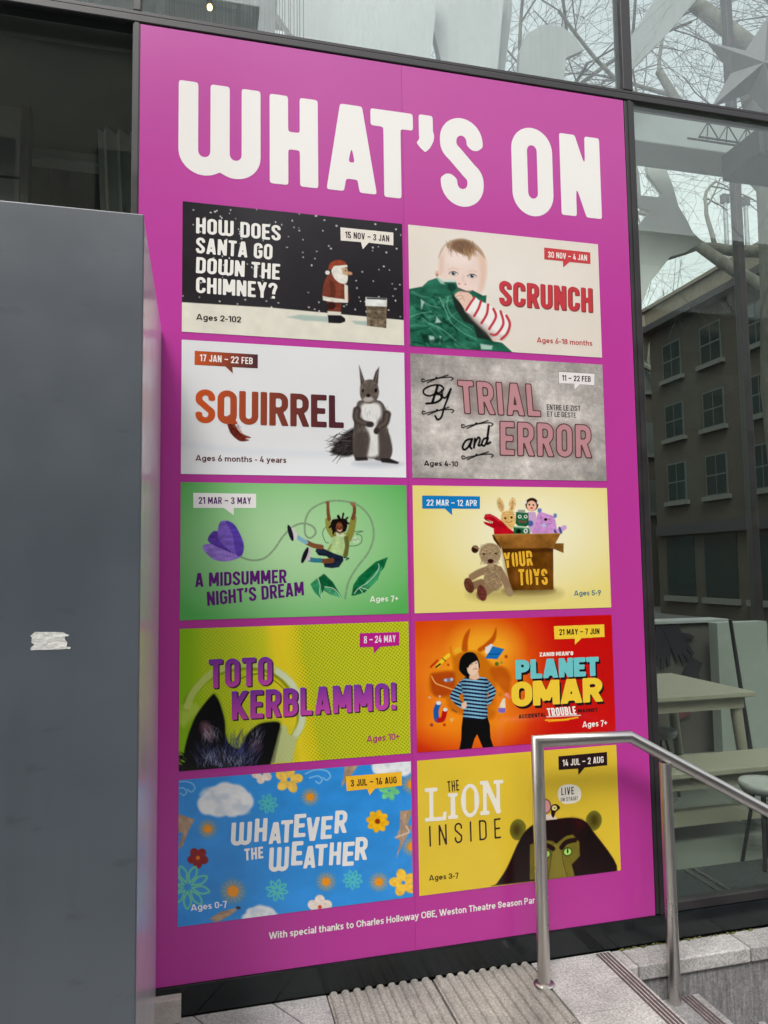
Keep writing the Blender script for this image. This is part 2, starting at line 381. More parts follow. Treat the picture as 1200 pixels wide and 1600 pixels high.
def glyph_mesh(ch, w, t, N=44, off=0.0, rnd=0.012, prims=None, gw=None, clip=True, stencil=False, low=False):
    key = (ch, w, t, N, off, rnd, stencil)
    if key in GC: return GC[key]
    if prims is None: gw, prims = glyph_def(ch, w, t)
    pad = .12+abs(off)+(.3 if low else 0); nx = int((gw+2*pad)*N)+2; ny = int((1+2*pad)*N)+2
    X, Y = np.meshgrid(np.arange(nx)/N-pad, np.arange(ny)/N-pad)
    if not prims: GC[key] = (gw, [], []); return GC[key]
    D = sdf_strokes(X, Y, prims, t/2)
    if clip: D = np.maximum(D, np.maximum(-Y, Y-1))
    if stencil and ch in 'ORSY': D = np.maximum(D, .05-np.abs(X-gw*.5)) if ch == 'O' else np.maximum(D, .04-np.abs(Y-.52))
    F = smooth2(np.clip(-D+off, -.35, .35), rnd*N)
    lps = [thin(l, .12 if N > 60 else .07) for l in contour(F)]
    lps = [[Vector((x/N-pad, y/N-pad, 0)) for x, y in l] for l in lps if len(l) > 2]
    if not lps: GC[key] = (gw, [], []); return GC[key]
    ar = [sum(l[i].x*l[(i+1) % len(l)].y-l[(i+1) % len(l)].x*l[i].y for i in range(len(l)))/2 for l in lps]
    big = max(ar, key=abs); sg = 1 if big > 0 else -1
    def inside(p, l):
        c = False
        for i in range(len(l)):
            u, v = l[i], l[(i+1) % len(l)]
            if (u.y > p.y) != (v.y > p.y) and p.x < (v.x-u.x)*(p.y-u.y)/(v.y-u.y)+u.x: c = not c
        return c
    vv, tri = [], []
    for l, a_ in zip(lps, ar):
        if a_*sg <= 0: continue
        grp = [l]+[q for q, b_ in zip(lps, ar) if b_*sg < 0 and inside(q[0], l)]     # an island with its holes
        b0 = len(vv); tri += [tuple(k+b0 for k in x) for x in tessellate_polygon(grp)]; vv += [(v.x, v.y) for q in grp for v in q]
    GC[key] = (gw, vv, tri)
    return GC[key]
def line_mesh(text, w=.46, t=.165, sp=.075, N=44, off=0.0, rnd=0.012, space=.26, stencil=False):
    """whole line: vertices in (0..width, 0..1), triangles, width"""
    x = 0; V = []; F = []
    for i, ch in enumerate(text):
        if ch == ' ': x += space; continue
        gw, v, f = glyph_mesh(ch, w, t, N, off, rnd, stencil=stencil); b = len(V)
        V += [(x+a, c, i % 2) for a, c in v]; F += [tuple(k+b for k in q) for q in f]; x += gw+sp
    return V, F, x-sp
def glyph_low(ch, t):
    """mixed-case geometric sans: lower case, plus the capitals that differ from the condensed ones"""
    h = t/2; X = .73; B = h; T = X-h; s = lambda *a: ('s',)+a
    p = lambda *a: ('p', [q for x in a for q in (x if isinstance(x, list) else [x])])
    rx = .30-h; ry = X/2-h; cx = .30; cy = X/2
    o = p(arc(cx, cy, rx, ry, 0, 360, 26)); R = .60-h
    hump = lambda x0, x1: p((x0, .1), (x0, T-.2), arc((x0+x1)/2, T-(x1-x0)/2, (x1-x0)/2, (x1-x0)/2, 180, 0), (x1, 0))
    if ch == 'o': return .60, [o]
    if ch == 'c': return .55, [p(arc(cx, cy, rx, ry, 48, 312, 22))]
    if ch == 'e': return .60, [p(arc(cx, cy, rx, ry, 0, 318, 24)), s(.05, cy, R+h, cy)]
    if ch == 'a': return .56, [s(.56-h, 0, .56-h, .46), p((.09, X*.80), (.13, T-.02), arc(.30, T-.14, .56-h-.30, .14, 110, 0, 8), (.56-h, .4)), p(arc(.27, .215, .27-h, .215-h, 0, 360, 20))]
    if ch == 'g': return .60, [o, s(R, X, R, .0), p((R, .1), (R, -.02), arc(cx, -.03, rx, .17, 0, -150, 12))]
    if ch == 'p': return .60, [o, s(h, X, h, -.24)]
    if ch == 'b': return .60, [o, s(h, 0, h, 1)]
    if ch == 'd': return .60, [o, s(R, 0, R, 1)]
    if ch == 'h': return .56, [s(h, 0, h, 1), hump(h, .56-h)]
    if ch == 'n': return .56, [s(h, 0, h, X), hump(h, .56-h)]
    if ch == 'm': return .90, [s(h, 0, h, X), hump(h, .45), hump(.45, .90-h)]
    if ch == 'r': return .36, [s(h, 0, h, X), p((h, .2), (h, .42), (.15, .58), (.24, T), (.36, T))]
    if ch == 'i': return t, [s(h, 0, h, X), s(h, .85, h, 1)]
    if ch == 'l': return t, [s(h, 0, h, 1)]
    if ch == 'k': return .54, [s(h, 0, h, 1), s(h, .22, .50, X+.04), s(.22, .42, .52, -.06)]
    if ch == 't': return .38, [p((.15, .94), (.15, .22), (.18, .10), (.25, B), (.38, B)), s(0, T, .37, T)]
    if ch == 's': return .48, [p((.43, .60), (.36, T-.01), (.24, T), (.12, T-.04), (.10, T-.13), (.15, .40), (.33, .34), (.39, .24), (.36, B+.05), (.24, B), (.12, B+.02), (.05, .13))]
    if ch == 'y': return .56, [s(.05, X+.03, .30, .02), s(.52, X+.03, .25, .0), p((.285, .06), (.22, -.14), (.15, -.19), (.04, -.18))]
    if ch == 'w': return .84, [s(.04, X+.03, .23, -.02), s(.23, -.02, .42, X), s(.42, X, .61, -.02), s(.61, -.02, .80, X+.03)]
    if ch == 'W': return 1.1, [s(.03, 1.03, .31, -.04), s(.31, -.04, .55, 1.0), s(.55, 1.0, .79, -.04), s(.79, -.04, 1.07, 1.03)]
    if ch == ',': return t, [s(h, t, h*.6, -.14)]
    if ch == '+': return .5, [s(.25, .22, .25, .78), s(0, .5, .5, .5)]
    if ch == '-': return .34, [s(0, .40, .34, .40)]
    return None
def built_in(text, t=.165):
    """mixed-case line: vertices scaled to cap height 1"""
    x = 0; V = []; F = []
    for ch in text:
        if ch == ' ': x += .30; continue
        key = 'low'+ch; g = glyph_low(ch, t)
        if g is None: g = glyph_def(ch, {'E': .62, 'B': .62, 'T': .66, 'S': .62, 'P': .62, 'C': .74, 'O': .80, 'H': .70, 'A': .74}.get(ch, .58), t)
        gw, v, f = glyph_mesh(key, 0, t, 30, 0, .012, prims=g[1], gw=g[0], clip=ch in 'AWkwy' and ch not in 'wy', low=True); b0 = len(V)
        V += [(x+a, c, 0) for a, c in v]; F += [tuple(k+b0 for k in q) for q in f]; x += gw+.085
    return V, F, x-.085

# ------------------------------------------------------------------ printed pictures: colour per grid point, vector drawn
rng = np.random.default_rng(7)
def vnoise(X, Y, sc_, seed=0, oct_=4):
    r = np.random.default_rng(seed); out = np.zeros_like(X); amp = 1; tot = 0
    for k in range(oct_):
        G = r.random((64, 64)); x = X/sc_*(2**k)+k*13.7; y = Y/sc_*(2**k)+k*5.1
        xi = np.floor(x).astype(int); yi = np.floor(y).astype(int); fx = x-xi; fy = y-yi
        fx = fx*fx*(3-2*fx); fy = fy*fy*(3-2*fy)
        g = lambda a, b: G[(yi+b) % 64, (xi+a) % 64]
        out += amp*((g(0, 0)*(1-fx)+g(1, 0)*fx)*(1-fy)+(g(0, 1)*(1-fx)+g(1, 1)*fx)*fy); tot += amp; amp *= .5
    return out/tot
def crom(pts, n=6, closed=True):
    p = [np.array(q, float) for q in pts]; out = []; m = len(p)
    for i in range(m if closed else m-1):
        a, b, c, d = (p[(i-1) % m], p[i], p[(i+1) % m], p[(i+2) % m]) if closed else (p[max(i-1, 0)], p[i], p[i+1], p[min(i+2, m-1)])
        for k in range(n):
            t = k/n; out.append(tuple(.5*((2*b)+(c-a)*t+(2*a-5*b+4*c-d)*t*t+(3*b-a-3*c+d)*t**3)))
    if not closed: out.append(tuple(p[-1]))
    return out
class Print:
    NX, NY = 420, 246
    H = 0.5855
    def __init__(s, crop, quad, bgc):
        """crop: (x0, y0, scale) of the traced view; quad: card corners TL TR BL BR in photo pixels"""
        s.crop = crop
        A = []; b = []
        for (u, v), (x, y) in zip([(0, 0), (1, 0), (0, s.H), (1, s.H)], quad):
            A.append([u, v, 1, 0, 0, 0, -x*u, -x*v]); b.append(x)
            A.append([0, 0, 0, u, v, 1, -y*u, -y*v]); b.append(y)
        s.Hm = np.append(np.linalg.solve(np.array(A), np.array(b)), 1).reshape(3, 3); s.Hi = np.linalg.inv(s.Hm)
        U, V = np.meshgrid(np.linspace(0, 1, s.NX+1), np.linspace(0, s.H, s.NY+1)); s.U, s.V = U, V
        q = np.einsum('ij,jkl->ikl', s.Hm, np.stack([U, V, np.ones_like(U)])); s.PX = q[0]/q[2]; s.PY = q[1]/q[2]
        s.C = np.zeros(U.shape+(3,)); s.C[:] = bgc
        s.view(*crop)
    def view(s, x0, y0, k): s.crop = (x0, y0, k); s.X = (s.PX-x0)/k; s.Y = (s.PY-y0)/k
    def uv(s, x, y):
        q = s.Hi @ np.array([s.crop[0]+x*s.crop[2], s.crop[1]+y*s.crop[2], 1]); return q[:2]/q[2]
    def mix(s, a, col):
        a = np.clip(a, 0, 1)[..., None]; s.C = s.C*(1-a)+np.asarray(col, float)*a
    def _sd(s, pts, X, Y):
        pts = np.array(pts, float); D = np.full(X.shape, 1e9); ins = np.zeros(X.shape, bool)
        for (x0, y0), (x1, y1) in zip(pts, np.roll(pts, -1, 0)):
            dx, dy = x1-x0, y1-y0; n2 = dx*dx+dy*dy+1e-9
            t = np.clip(((X-x0)*dx+(Y-y0)*dy)/n2, 0, 1); D = np.minimum(D, np.hypot(X-x0-t*dx, Y-y0-t*dy))
            c = ((y0 > Y) != (y1 > Y)); 
            if y1 != y0: ins ^= c & (X < (x1-x0)*(Y-y0)/(y1-y0)+x0)
        return np.where(ins, -D, D)
    def poly(s, pts, col, soft=3.0, a=1.0, sm=False, tex=None, clip=None):
        if sm: pts = crom(pts)
        pa = np.array(pts); m = soft+2
        k = (s.X > pa[:, 0].min()-m) & (s.X < pa[:, 0].max()+m) & (s.Y > pa[:, 1].min()-m) & (s.Y < pa[:, 1].max()+m)
        if not k.any(): return
        j, i = np.nonzero(k); sl = (slice(j.min(), j.max()+1), slice(i.min(), i.max()+1))
        X, Y = s.X[sl], s.Y[sl]; cov = np.clip(.5-s._sd(pts, X, Y)/soft, 0, 1)*a
        c = np.zeros(X.shape+(3,)); c[:] = col
        if tex is not None:
            amp, size = tex[:2]; sx, sy = (tex[2], tex[3]) if len(tex) > 2 else (1, 1)
            c = c*(1+amp*(vnoise(X*sx, Y*sy, size, int(size*7)+len(pts))-.5)*2)[..., None]
        s.C[sl] = s.C[sl]*(1-cov[..., None])+np.clip(c, 0, 255)*cov[..., None]
    def ell(s, cx, cy, rx, ry, col, soft=3.0, a=1.0, rot=0, tex=None):
        r = math.radians(rot)
        s.poly([(cx+rx*math.cos(t)*math.cos(r)-ry*math.sin(t)*math.sin(r), cy+rx*math.cos(t)*math.sin(r)+ry*math.sin(t)*math.cos(r))
                for t in np.linspace(0, 2*math.pi, 24, endpoint=False)], col, soft, a, tex=tex)
    def line(s, pts, w, col, soft=2.5, a=1.0, sm=False, taper=None, dash=None):
        if sm: pts = crom(pts, 8, False)
        pa = np.array(pts, float); m = w+soft+2
        k = (s.X > pa[:, 0].min()-m) & (s.X < pa[:, 0].max()+m) & (s.Y > pa[:, 1].min()-m) & (s.Y < pa[:, 1].max()+m)
        if not k.any(): return
        j, i = np.nonzero(k); sl = (slice(j.min(), j.max()+1), slice(i.min(), i.max()+1)); X, Y = s.X[sl], s.Y[sl]
        cov = np.zeros(X.shape); n = len(pa)-1
        for q in range(n):
            if dash and q % dash[0] >= dash[1]: continue
            (x0, y0), (x1, y1) = pa[q], pa[q+1]; dx, dy = x1-x0, y1-y0
            t = np.clip(((X-x0)*dx+(Y-y0)*dy)/(dx*dx+dy*dy+1e-9), 0, 1); d = np.hypot(X-x0-t*dx, Y-y0-t*dy)
            hw = w/2
            if taper: hw = w/2*(taper[0]+(taper[1]-taper[0])*(q+t)/n)
            cov = np.maximum(cov, np.clip(.5-(d-hw)/soft, 0, 1))
        cov = (cov*a)[..., None]; s.C[sl] = s.C[sl]*(1-cov)+np.asarray(col, float)*cov
    def radial(s, cx, cy, rx, ry, c0, c1, pw=1.0):
        d = np.clip(np.hypot((s.X-cx)/rx, (s.Y-cy)/ry), 0, 1)**pw; s.C = np.array(c0)*(1-d[..., None])+np.array(c1)*d[..., None]
    def grain(s, amp, size, seed=1, sx=1, sy=1):
        s.C = s.C*(1+amp*(vnoise(s.U*1000*sx, s.V*1000*sy, size, seed)-.5)*2)[..., None]
    def fur(s, n, box, ln, ang, col, w=3, a=.5, spread=25, seed=3, inside=None):
        r = random.Random(seed)
        for _ in range(n):
            x = r.uniform(box[0], box[2]); y = r.uniform(box[1], box[3])
            t = math.radians(ang+r.uniform(-spread, spread)); l = ln*r.uniform(.5, 1.2)
            k = r.uniform(.75, 1.25); s.line([(x, y), (x+l*math.cos(t), y+l*math.sin(t))], w, [min(255, c*k) for c in col], 3, a, taper=(1, .3))
    def mesh(s, name, parent, ox, oz, y, m):
        nx, ny = s.NX+1, s.NY+1
        co = np.stack([S*s.U.ravel(), np.zeros(nx*ny), -S*s.V.ravel()], 1)
        i = np.arange(nx*ny).reshape(ny, nx)
        f = np.stack([i[:-1, :-1], i[1:, :-1], i[1:, 1:], i[:-1, 1:]], -1).reshape(-1, 4)
        me = bpy.data.meshes.new(name); me.vertices.add(len(co)); me.vertices.foreach_set('co', co.ravel())
        me.loops.add(f.size); me.loops.foreach_set('vertex_index', f.ravel().astype(np.int32))
        me.polygons.add(len(f)); me.polygons.foreach_set('loop_start', np.arange(0, f.size, 4, dtype=np.int32))
        me.update(calc_edges=True)
        c = np.clip(s.C, 0, 255)/255; c = np.where(c <= .04045, c/12.92, ((c+.055)/1.055)**2.4).reshape(-1, 3); c = np.maximum(c-.010, .002)
        at = me.color_attributes.new('Col', 'FLOAT_COLOR', 'POINT')
        at.data.foreach_set('color', np.concatenate([c, np.ones((len(c), 1))], 1).astype(np.float32).ravel())
        me.materials.append(m); o = bpy.data.objects.new(name, me); COL.objects.link(o)
        o.parent = parent; o.location = P(ox, y, oz)-parent.location
        return o
class Flat:
    """flat lettering and flags on a card; colours per vertex"""
    def __init__(s): s.v = []; s.f = []; s.c = []
    def add(s, uv, faces, lift, col):
        b = len(s.v)
        for q in uv:
            s.v.append((q[0], q[1], lift+(q[2] if len(q) > 2 else 0))); s.c.append(lin(col(q[0], q[1])) if callable(col) else lin(col))
        s.f += [tuple(k+b for k in f) for f in faces]
    def build(s, name, parent, m, org):
        """org: world position of uv (0,0); lift is metres towards the street"""
        me = bpy.data.meshes.new(name)
        co = [Vector((S*u, -l, -S*v)) for u, v, l in s.v]
        c0 = Vector((sum(q.x for q in co)/len(co), 0, sum(q.z for q in co)/len(co)))
        me.from_pydata([q-c0 for q in co], [], s.f)
        # make every face look towards the street (-Y)
        bm = bmesh.new(); bm.from_mesh(me)
        bm.normal_update()
        for f in bm.faces:
            if f.normal.y > 0: f.normal_flip()
        bm.to_mesh(me); bm.free()
        at = me.color_attributes.new('Col', 'FLOAT_COLOR', 'POINT')
        at.data.foreach_set('color', np.array([(*c, 1) for c in s.c], np.float32).ravel())
        me.materials.append(m); o = bpy.data.objects.new(name, me); COL.objects.link(o)
        o.parent = parent
        inv = parent.location.copy(); pp = parent.parent
        while pp is not None: inv += pp.location; pp = pp.parent
        o.location = org+c0-inv
        return o
def put_line(fl, pr, tm, BL, BR, TL, lift, col, shift=(0, 0)):
    """lay a line mesh on a card: baseline BL-BR and cap top TL in the traced view"""
    V, F, W = tm; a, b, c = pr.uv(*BL), pr.uv(*BR), pr.uv(*TL)
    e1 = (b-a)/W; e2 = c-a; e2 = e2-e1*0
    uv = [(a[0]+e1[0]*x+e2[0]*y+shift[0], a[1]+e1[1]*x+e2[1]*y+shift[1], .00008*st) for x, y, st in V]
    fl.add(uv, F, lift, col)
def put_poly(fl, pr, pts, lift, col):
    uv = [tuple(pr.uv(*p)) for p in pts]
    tri = tessellate_polygon([[Vector((a, b, 0)) for a, b in uv]])
    fl.add(uv, [tuple(t) for t in tri], lift, col)

# ------------------------------------------------------------------ theatre front: glass, frames, foyer
M_FRAME = mat("dark_bronze_frame", (.022, .020, .021), rough=.42, metal=.0, var=.25, scale=6, rvar=.12)
M_GASK = mat("black_gasket", (.012, .012, .013), rough=.7)
M_PLINTH = mat("black_glass_plinth", (.008, .011, .012), rough=.16, var=.35, scale=5, rvar=.1, spec=.45)
M_INT = mat("foyer_dark_lining", (.12, .125, .115), rough=.8, var=.2, scale=2)
M_CEIL = mat("foyer_ceiling", (.13, .138, .135), rough=.75, var=.15, scale=2)
M_FLOOR = mat("foyer_floor_screed", (.15, .165, .145), rough=.34, var=.16, scale=2.2, rvar=.12)
M_WHITE = mat("white_board", (.56, .575, .58), rough=.6, var=.05, scale=3)
M_GREYB = mat("pale_grey_board", (.42, .44, .44), rough=.65, var=.08, scale=3)
M_TABLE = mat("pale_birch_laminate", (.29, .28, .22), rough=.4, var=.06, scale=5, stretch=(1, 8, 1))
M_TLEG = mat("table_leg_birch", (.26, .25, .195), rough=.5, var=.08, scale=6)
M_DARKLEG = mat("black_powdercoat", (.014, .015, .016), rough=.45)
M_MAT = mat("entrance_matting", (.035, .042, .044), rough=.9, var=.35, scale=60, bump=.4, bscale=200)
G_LOW = mat_glass("clear_green_glass", (.935, .965, .93), 1.64)
G_UP = mat_glass("streaked_upper_glass", (.93, .96, .95), 1.55, dirt=.06)
G_BACK = mat_glass("far_glass", (.95, .985, .965), 1.3)
front = tag(empty("theatre_front", P(0, 0, -3.42)), "dark framed glass theatre frontage behind and around the magenta poster", "building")
PZ = -3.297; ZT0, ZT1 = .795, .853
# panes: lower row, upper row
for x0, x1, z0, z1, g in ((-6.2, -.217, PZ, ZT0, G_LOW), (2.271, 7.6, PZ, ZT0, G_LOW), (-6.2, -.217, ZT1, 4.4, G_UP), (-.183, 2.213, ZT1, 4.4, G_UP), (2.271, 7.6, ZT1, 4.4, G_UP)):
    b = MB(); b.box(x0, x1, .012, .026, z0, z1); b.build("glass_pane", g, front)
b = MB(); b.box(-.183, 2.209, .004, .03, PZ, ZT0); b.build("backing_panel", M_GASK, front)
for x, hw in ((-.20, .017), (2.242, .029)):
    b = MB(); b.box(x-hw, x+hw, -.004, .07, PZ, ZT0, bev=.004); b.box(x-.009, x+.009, -.008, -.0045, PZ, ZT0); b.build("mullion", M_FRAME, front)
    b = MB(); b.box(x-hw, x+hw, -.004, .07, ZT1+.001, 4.4, bev=.004); b.build("mullion", M_FRAME, front)
b = MB(); b.box(-6.2, 7.6, -.010, .08, ZT0+.001, ZT1-.022, bev=.005); b.box(-6.2, 7.6, -.004, .08, ZT1-.020, ZT1, bev=.004); b.build("transom", M_FRAME, front)
b = MB(); b.box(-.10, 7.6, -.014, .06, -3.418, PZ-.002, bev=.004); b.build("plinth", M_PLINTH, front)
b = MB(); b.box(2.275, 7.6, -.005, .05, PZ, PZ+.045, bev=.004); b.build("bottom_rail", M_FRAME, front)
# foyer shell
b = MB(); b.box(-7, 9.4, .09, 8.0, -3.62, -3.40); tag(b.build("foyer_floor", M_FLOOR), kind='structure')
lin_b = MB(); lin_b.box(-7, 2.0, 4.5, 4.6, -3.4, .70); lin_b.box(-7, .3, 4.5, 4.6, .96, 4.6); lin_b.box(-7.1, -7, .1, 4.6, -3.4, 4.6)
lin_b.build("inner_wall", M_INT, front)
b = MB(); b.box(-7, 2.18, .10, 4.5, .72, .90); b.build("floor_slab", M_CEIL, front)
b = MB(); b.box(-7, 2.2, .10, 4.6, 4.4, 4.6); b.build("roof_slab", M_CEIL, front)
b = MB(); b.box(2.05, 2.19, .10, 4.5, -3.4, .70); b.build("foyer_partition", M_INT, front)
b = MB(); b.box(2.3, 9.3, 1.2, 1.5, 1.40, 1.70, bev=.01); b.build("foyer_beam", mat("beam_grey_paint", (.33, .36, .37), rough=.6, var=.05), front)
for x0, x1 in ((2.2, 6.80), (6.90, 9.3)):
    b = MB(); b.box(x0, x1, 4.6, 4.615, -3.4, 6.5); b.build("rear_glass_pane", G_BACK, front)
b = MB(); b.box(6.80, 6.90, 4.55, 4.66, -3.4, 6.5, bev=.01); b.build("rear_post", M_FRAME, front)
b = MB(); b.box(.3, 2.2, 4.6, 4.615, .96, 4.4); b.build("rear_glass_pane", G_BACK, front)
# things seen behind the left panes
t = tag(empty("strip_light", P(-.68, 1.2, .70)), "grey ceiling strip light hung behind the dark left hand pane", "light fitting")
b = MB(); b.box(-.86, -.46, .95, 1.05, .64, .70, bev=.008); b.build("housing", mat("grey_housing", (.30, .32, .32), rough=.5), t)
b = MB(); b.box(-.84, -.48, .96, 1.04, .632, .640); b.build("diffuser", mat("frosted_diffuser", (.6, .62, .60), rough=.5), t)
b = MB()
cp = [(-.345+.02*math.sin(k*1.7), .62+.05*(k % 2)) for k in range(9)]
for k in range(8):
    x0, x1 = -.40+.022*k, -.40+.022*(k+1); y0, y1 = .70+.04*math.sin(k*2.1), .70+.04*math.sin((k+1)*2.1)
    b.add([(x0-.05, y0, .70), (x1-.05, y1, .70), (x1+.06, y1, -1.6), (x0+.05, y0, -1.6)], [(0, 1, 2, 3)])
    b.add([(x0-.05, y0+.006, .70), (x1-.05, y1+.006, .70), (x1+.06, y1+.006, -1.6), (x0+.05, y0+.006, -1.6)], [(3, 2, 1, 0)])
tag(b.build("drape", mat("pale_cloth", (.62, .64, .60), rough=.9, var=.1)), "narrow pale drape hanging inside the glass left of the poster", "drape")
t = tag(empty("ceiling_bulkhead", P(-2, 2.0, .1)), "dark grey ceiling bulkhead inside the left hand panes", "bulkhead")
b = MB(); b.box(-6.5, .9, 1.9, 2.3, .15, .719, bev=.01); b.build("bulkhead_face", mat("bulkhead_paint", (.15, .15, .14), rough=.6, var=.15), t)
b = MB(); b.box(-6.5, .9, 1.86, 1.898, .12, .17); b.build("bulkhead_trim", mat("bulkhead_trim_paint", (.30, .31, .30), rough=.5), t)
b = MB(); b.tube([(-.72, 1.2, -3.4), (-.72, 1.2, .719)], .055, 14); tag(b.build("foyer_column", M_INT), "slim dark round column behind the left hand glass", "column")
t = tag(empty("wall_panelling", P(-.9, .9, -3.4)), "smooth grey wall panel at the far left behind the glass", "wall panel")
b = MB(); b.box(-2.6, -.80, .62, .66, -3.4, .34, bev=.004); b.build("panel", mat("grey_wall_panel", (.19, .19, .195), rough=.55, var=.08), t)
b = MB(); b.box(-2.6, -.80, .62, .66, .352, .715, bev=.004); b.build("panel", MATS["grey_wall_panel"], t)
b = MB(); b.box(-.795, -.755, .60, .67, -3.4, .715, bev=.004); b.build("end_post", M_FRAME, t)
# upper storey: pendant lamp, string curtain, white boards
t = tag(empty("pendant_lamp", P(.12, .8, 1.50)), "small lit pendant bulb glowing above the poster top left", "lamp")
b = MB(); b.tube([(.12, .8, 1.62), (.12, .8, 4.39)], .005, 6); b.build("flex", M_DARKLEG, t)
b = MB(); b.tube([(.12, .8, 1.57), (.12, .8, 1.62)], .014, 10); b.build("bulb_holder", M_DARKLEG, t)
bm = MB(); bm.tube([(.12, .8, 1.535), (.12, .8, 1.545), (.12, .8, 1.56), (.12, .8, 1.572)], [.004, .013, .014, .006], 10)
bm.build("bulb", mat("lit_bulb", (1, .8, .5), emit=(1.0, .62, .25, 6)), t)
rs = random.Random(5); b = MB()
for k in range(46):
    x = -.10+k*.0155+rs.uniform(-.004, .004); y = .42+rs.uniform(-.02, .02); b.box(x-.0022, x+.0022, y, y+.004, .905, 3.0)
tag(b.build("string_curtain", mat("dark_string", (.10, .105, .11), rough=.8)), "dark string curtain behind the glass above the poster", "curtain", kind='stuff')
b = MB(); b.box(-6, .56, 1.5, 1.6, .90, 3.4); tag(b.build("screen_wall", mat("slate_screen", (.13, .14, .145), rough=.7, var=.15)), "slate grey screen behind the string curtain above the poster", "screen")
def board(name, pix, Y, th, m, label, cat, group=None):
    """a hung board at depth Y with its own thickness; the outline is measured on that plane"""
    pts = [tuple(un(u, v, 1, Y)) for u, v in pix]; b = MB(); b.prism(pts, (0, th, 0)); return tag(b.build(name, m), label, cat, group)
GB = "hung boards and cut-outs inside the upper glass"
board("hanging_panel", [(437, -60), (432, 20), (470, 72), (560, 96), (672, 100), (690, -60)], .95, .06, M_WHITE, "widest white hanging panel above the poster's middle", "hanging panel", GB)
board("hanging_panel", [(684, -60), (676, 40), (690, 100), (776, 128), (792, -60)], 1.15, .06, M_WHITE, "narrower white hanging panel right of the widest one", "hanging panel", GB)
board("dark_pillar", [(766, -60), (764, 130), (786, 134), (800, 20), (800, -60)], 1.35, .12, M_GREYB, "grey leaning post between white panel and round grey cut-out", "post", GB)
board("round_cutout", [(810, 140), (812, 80), (824, 52), (850, 38), (880, 42), (900, 60), (912, 78), (885, 90), (880, 140)], .9, .04, M_GREYB, "round headed grey cut-out above the poster's top right corner", "cut-out", GB)
board("diagonal_brace", [(984, 62), (1020, 8), (1068, -70), (1140, -70), (1086, 2), (1040, 56), (984, 112)], 1.0, .10, M_GREYB, "broad grey diagonal brace in the upper right pane", "brace", GB)
st = []
cx, cy = 1178, 112
for k in range(10):
    a = math.radians(-90+14+36*k); rr = 88 if k % 2 == 0 else 36; st.append((cx+rr*math.cos(a), cy+rr*math.sin(a)))
pts = [Vector(un(u, v, 1, 1.75)) for u, v in st]; cc = Vector(un(cx, cy, 1, 1.75)); b = MB()
n = len(pts); b.add(pts+[cc+Vector((0, -.12, 0)), cc+Vector((0, .12, 0))], [(i, (i+1) % n, n) for i in range(n)]+[((i+1) % n, i, n+1) for i in range(n)])
tag(b.build("paper_star", mat("grey_card_star", (.12, .126, .126), rough=.7, var=.05)), "large faceted grey star hanging in the upper right pane", "star", GB)
board("tree_cutout", [(1012, 205), (1036, 205), (1039, 258), (1052, 292), (1060, 322), (1074, 345), (1082, 362), (1098, 378), (1074, 392), (1048, 400), (1030, 424), (1016, 440), (1004, 474), (990, 486), (990, 362), (1016, 330), (990, 318), (990, 304), (1028, 308), (1034, 302), (1012, 272)], 1.7, .03, mat("bright_card", (.80, .815, .80), rough=.6, var=.06, scale=3), "pale grey trunk shaped cut-out below the foyer beam", "cut-out", GB)
# lighting truss under the beam
t = tag(empty("lighting_truss", P(3.9, 1.1, 1.2)), "black lattice lighting truss under the foyer beam", "truss")
for dy, dz in ((0, 0), (0, .12), (.12, .06)):
    b = MB(); b.tube([(3.46, 1.0+dy, 1.36+dz), (5.4, 1.0+dy, 1.36+dz)], .008, 6); b.build("chord", M_DARKLEG, t)
b = MB()
for k in range(24):
    x = 3.46+k*.08; b.tube([(x, 1.0, 1.36+.12*(k % 2)), (x+.08, 1.0, 1.36+.12*((k+1) % 2))], .005, 5); b.tube([(x, 1.0, 1.36+.12*(k % 2)), (x+.08, 1.12, 1.42)], .004, 5)
b.build("lattice", M_DARKLEG, t)
t = tag(empty("loudspeaker", P(4.05, 1.0, 1.15)), "black loudspeaker hung from the truss at the right edge", "loudspeaker")
b = MB(); b.box(3.78, 4.6, .80, 1.18, 1.165, 1.36, bev=.012); b.build("cabinet", mat("black_vinyl", (.02, .022, .028), rough=.6, var=.2), t)
b = MB(); b.box(3.82, 4.56, .79, .798, 1.185, 1.34); b.build("grille", mat("black_grille", (.012, .013, .016), rough=.8), t)

# ------------------------------------------------------------------ foyer furniture behind the right pane
def table(label, x0, x1, y0, y1, z, th, legs, rail, name, cat):
    t = tag(empty(name, P((x0+x1)/2, (y0+y1)/2, -3.4)), label, cat, "pale benches and tables in the foyer")
    b = MB(); b.box(x0, x1, y0, y1, z-th, z, bev=.006); b.build("tabletop" if cat == 'table' else "seat", M_TABLE, t)
    for ya in (y0+.05, y1-.08): b = MB(); b.box(x0+.06, x1-.06, ya, ya+.03, z-th-.085, z-th-.001); b.build("apron", M_TLEG, t)
    for sx, sy in ((0, 0), (1, 0), (0, 1), (1, 1)):
        xt = x0+.10 if sx == 0 else x1-.10; xb = xt+(-.02 if sx == 0 else .10); y = y0+.10 if sy == 0 else y1-.10
        b = MB(); b.tube([(xt, y, z-th-.002), (xb, y, -3.4)], [.042, .032], 8); b.build("leg", legs, t)
    if rail:
        b = MB(); b.box(x0+.10, x1-.02, (y0+y1)/2-.03, (y0+y1)/2+.03, rail, rail+.09); b.build("stretcher", M_TLEG, t)
table("pale birch table against the hand-print panel", 2.60, 3.90, 1.24, 2.20, -2.53, .035, M_TLEG, None, "foyer_table", "table")
table("lower pale birch bench in front of the foyer table", 2.72, 4.10, .78, 1.16, -2.90, .035, M_TLEG, -3.28, "foyer_bench", "bench")
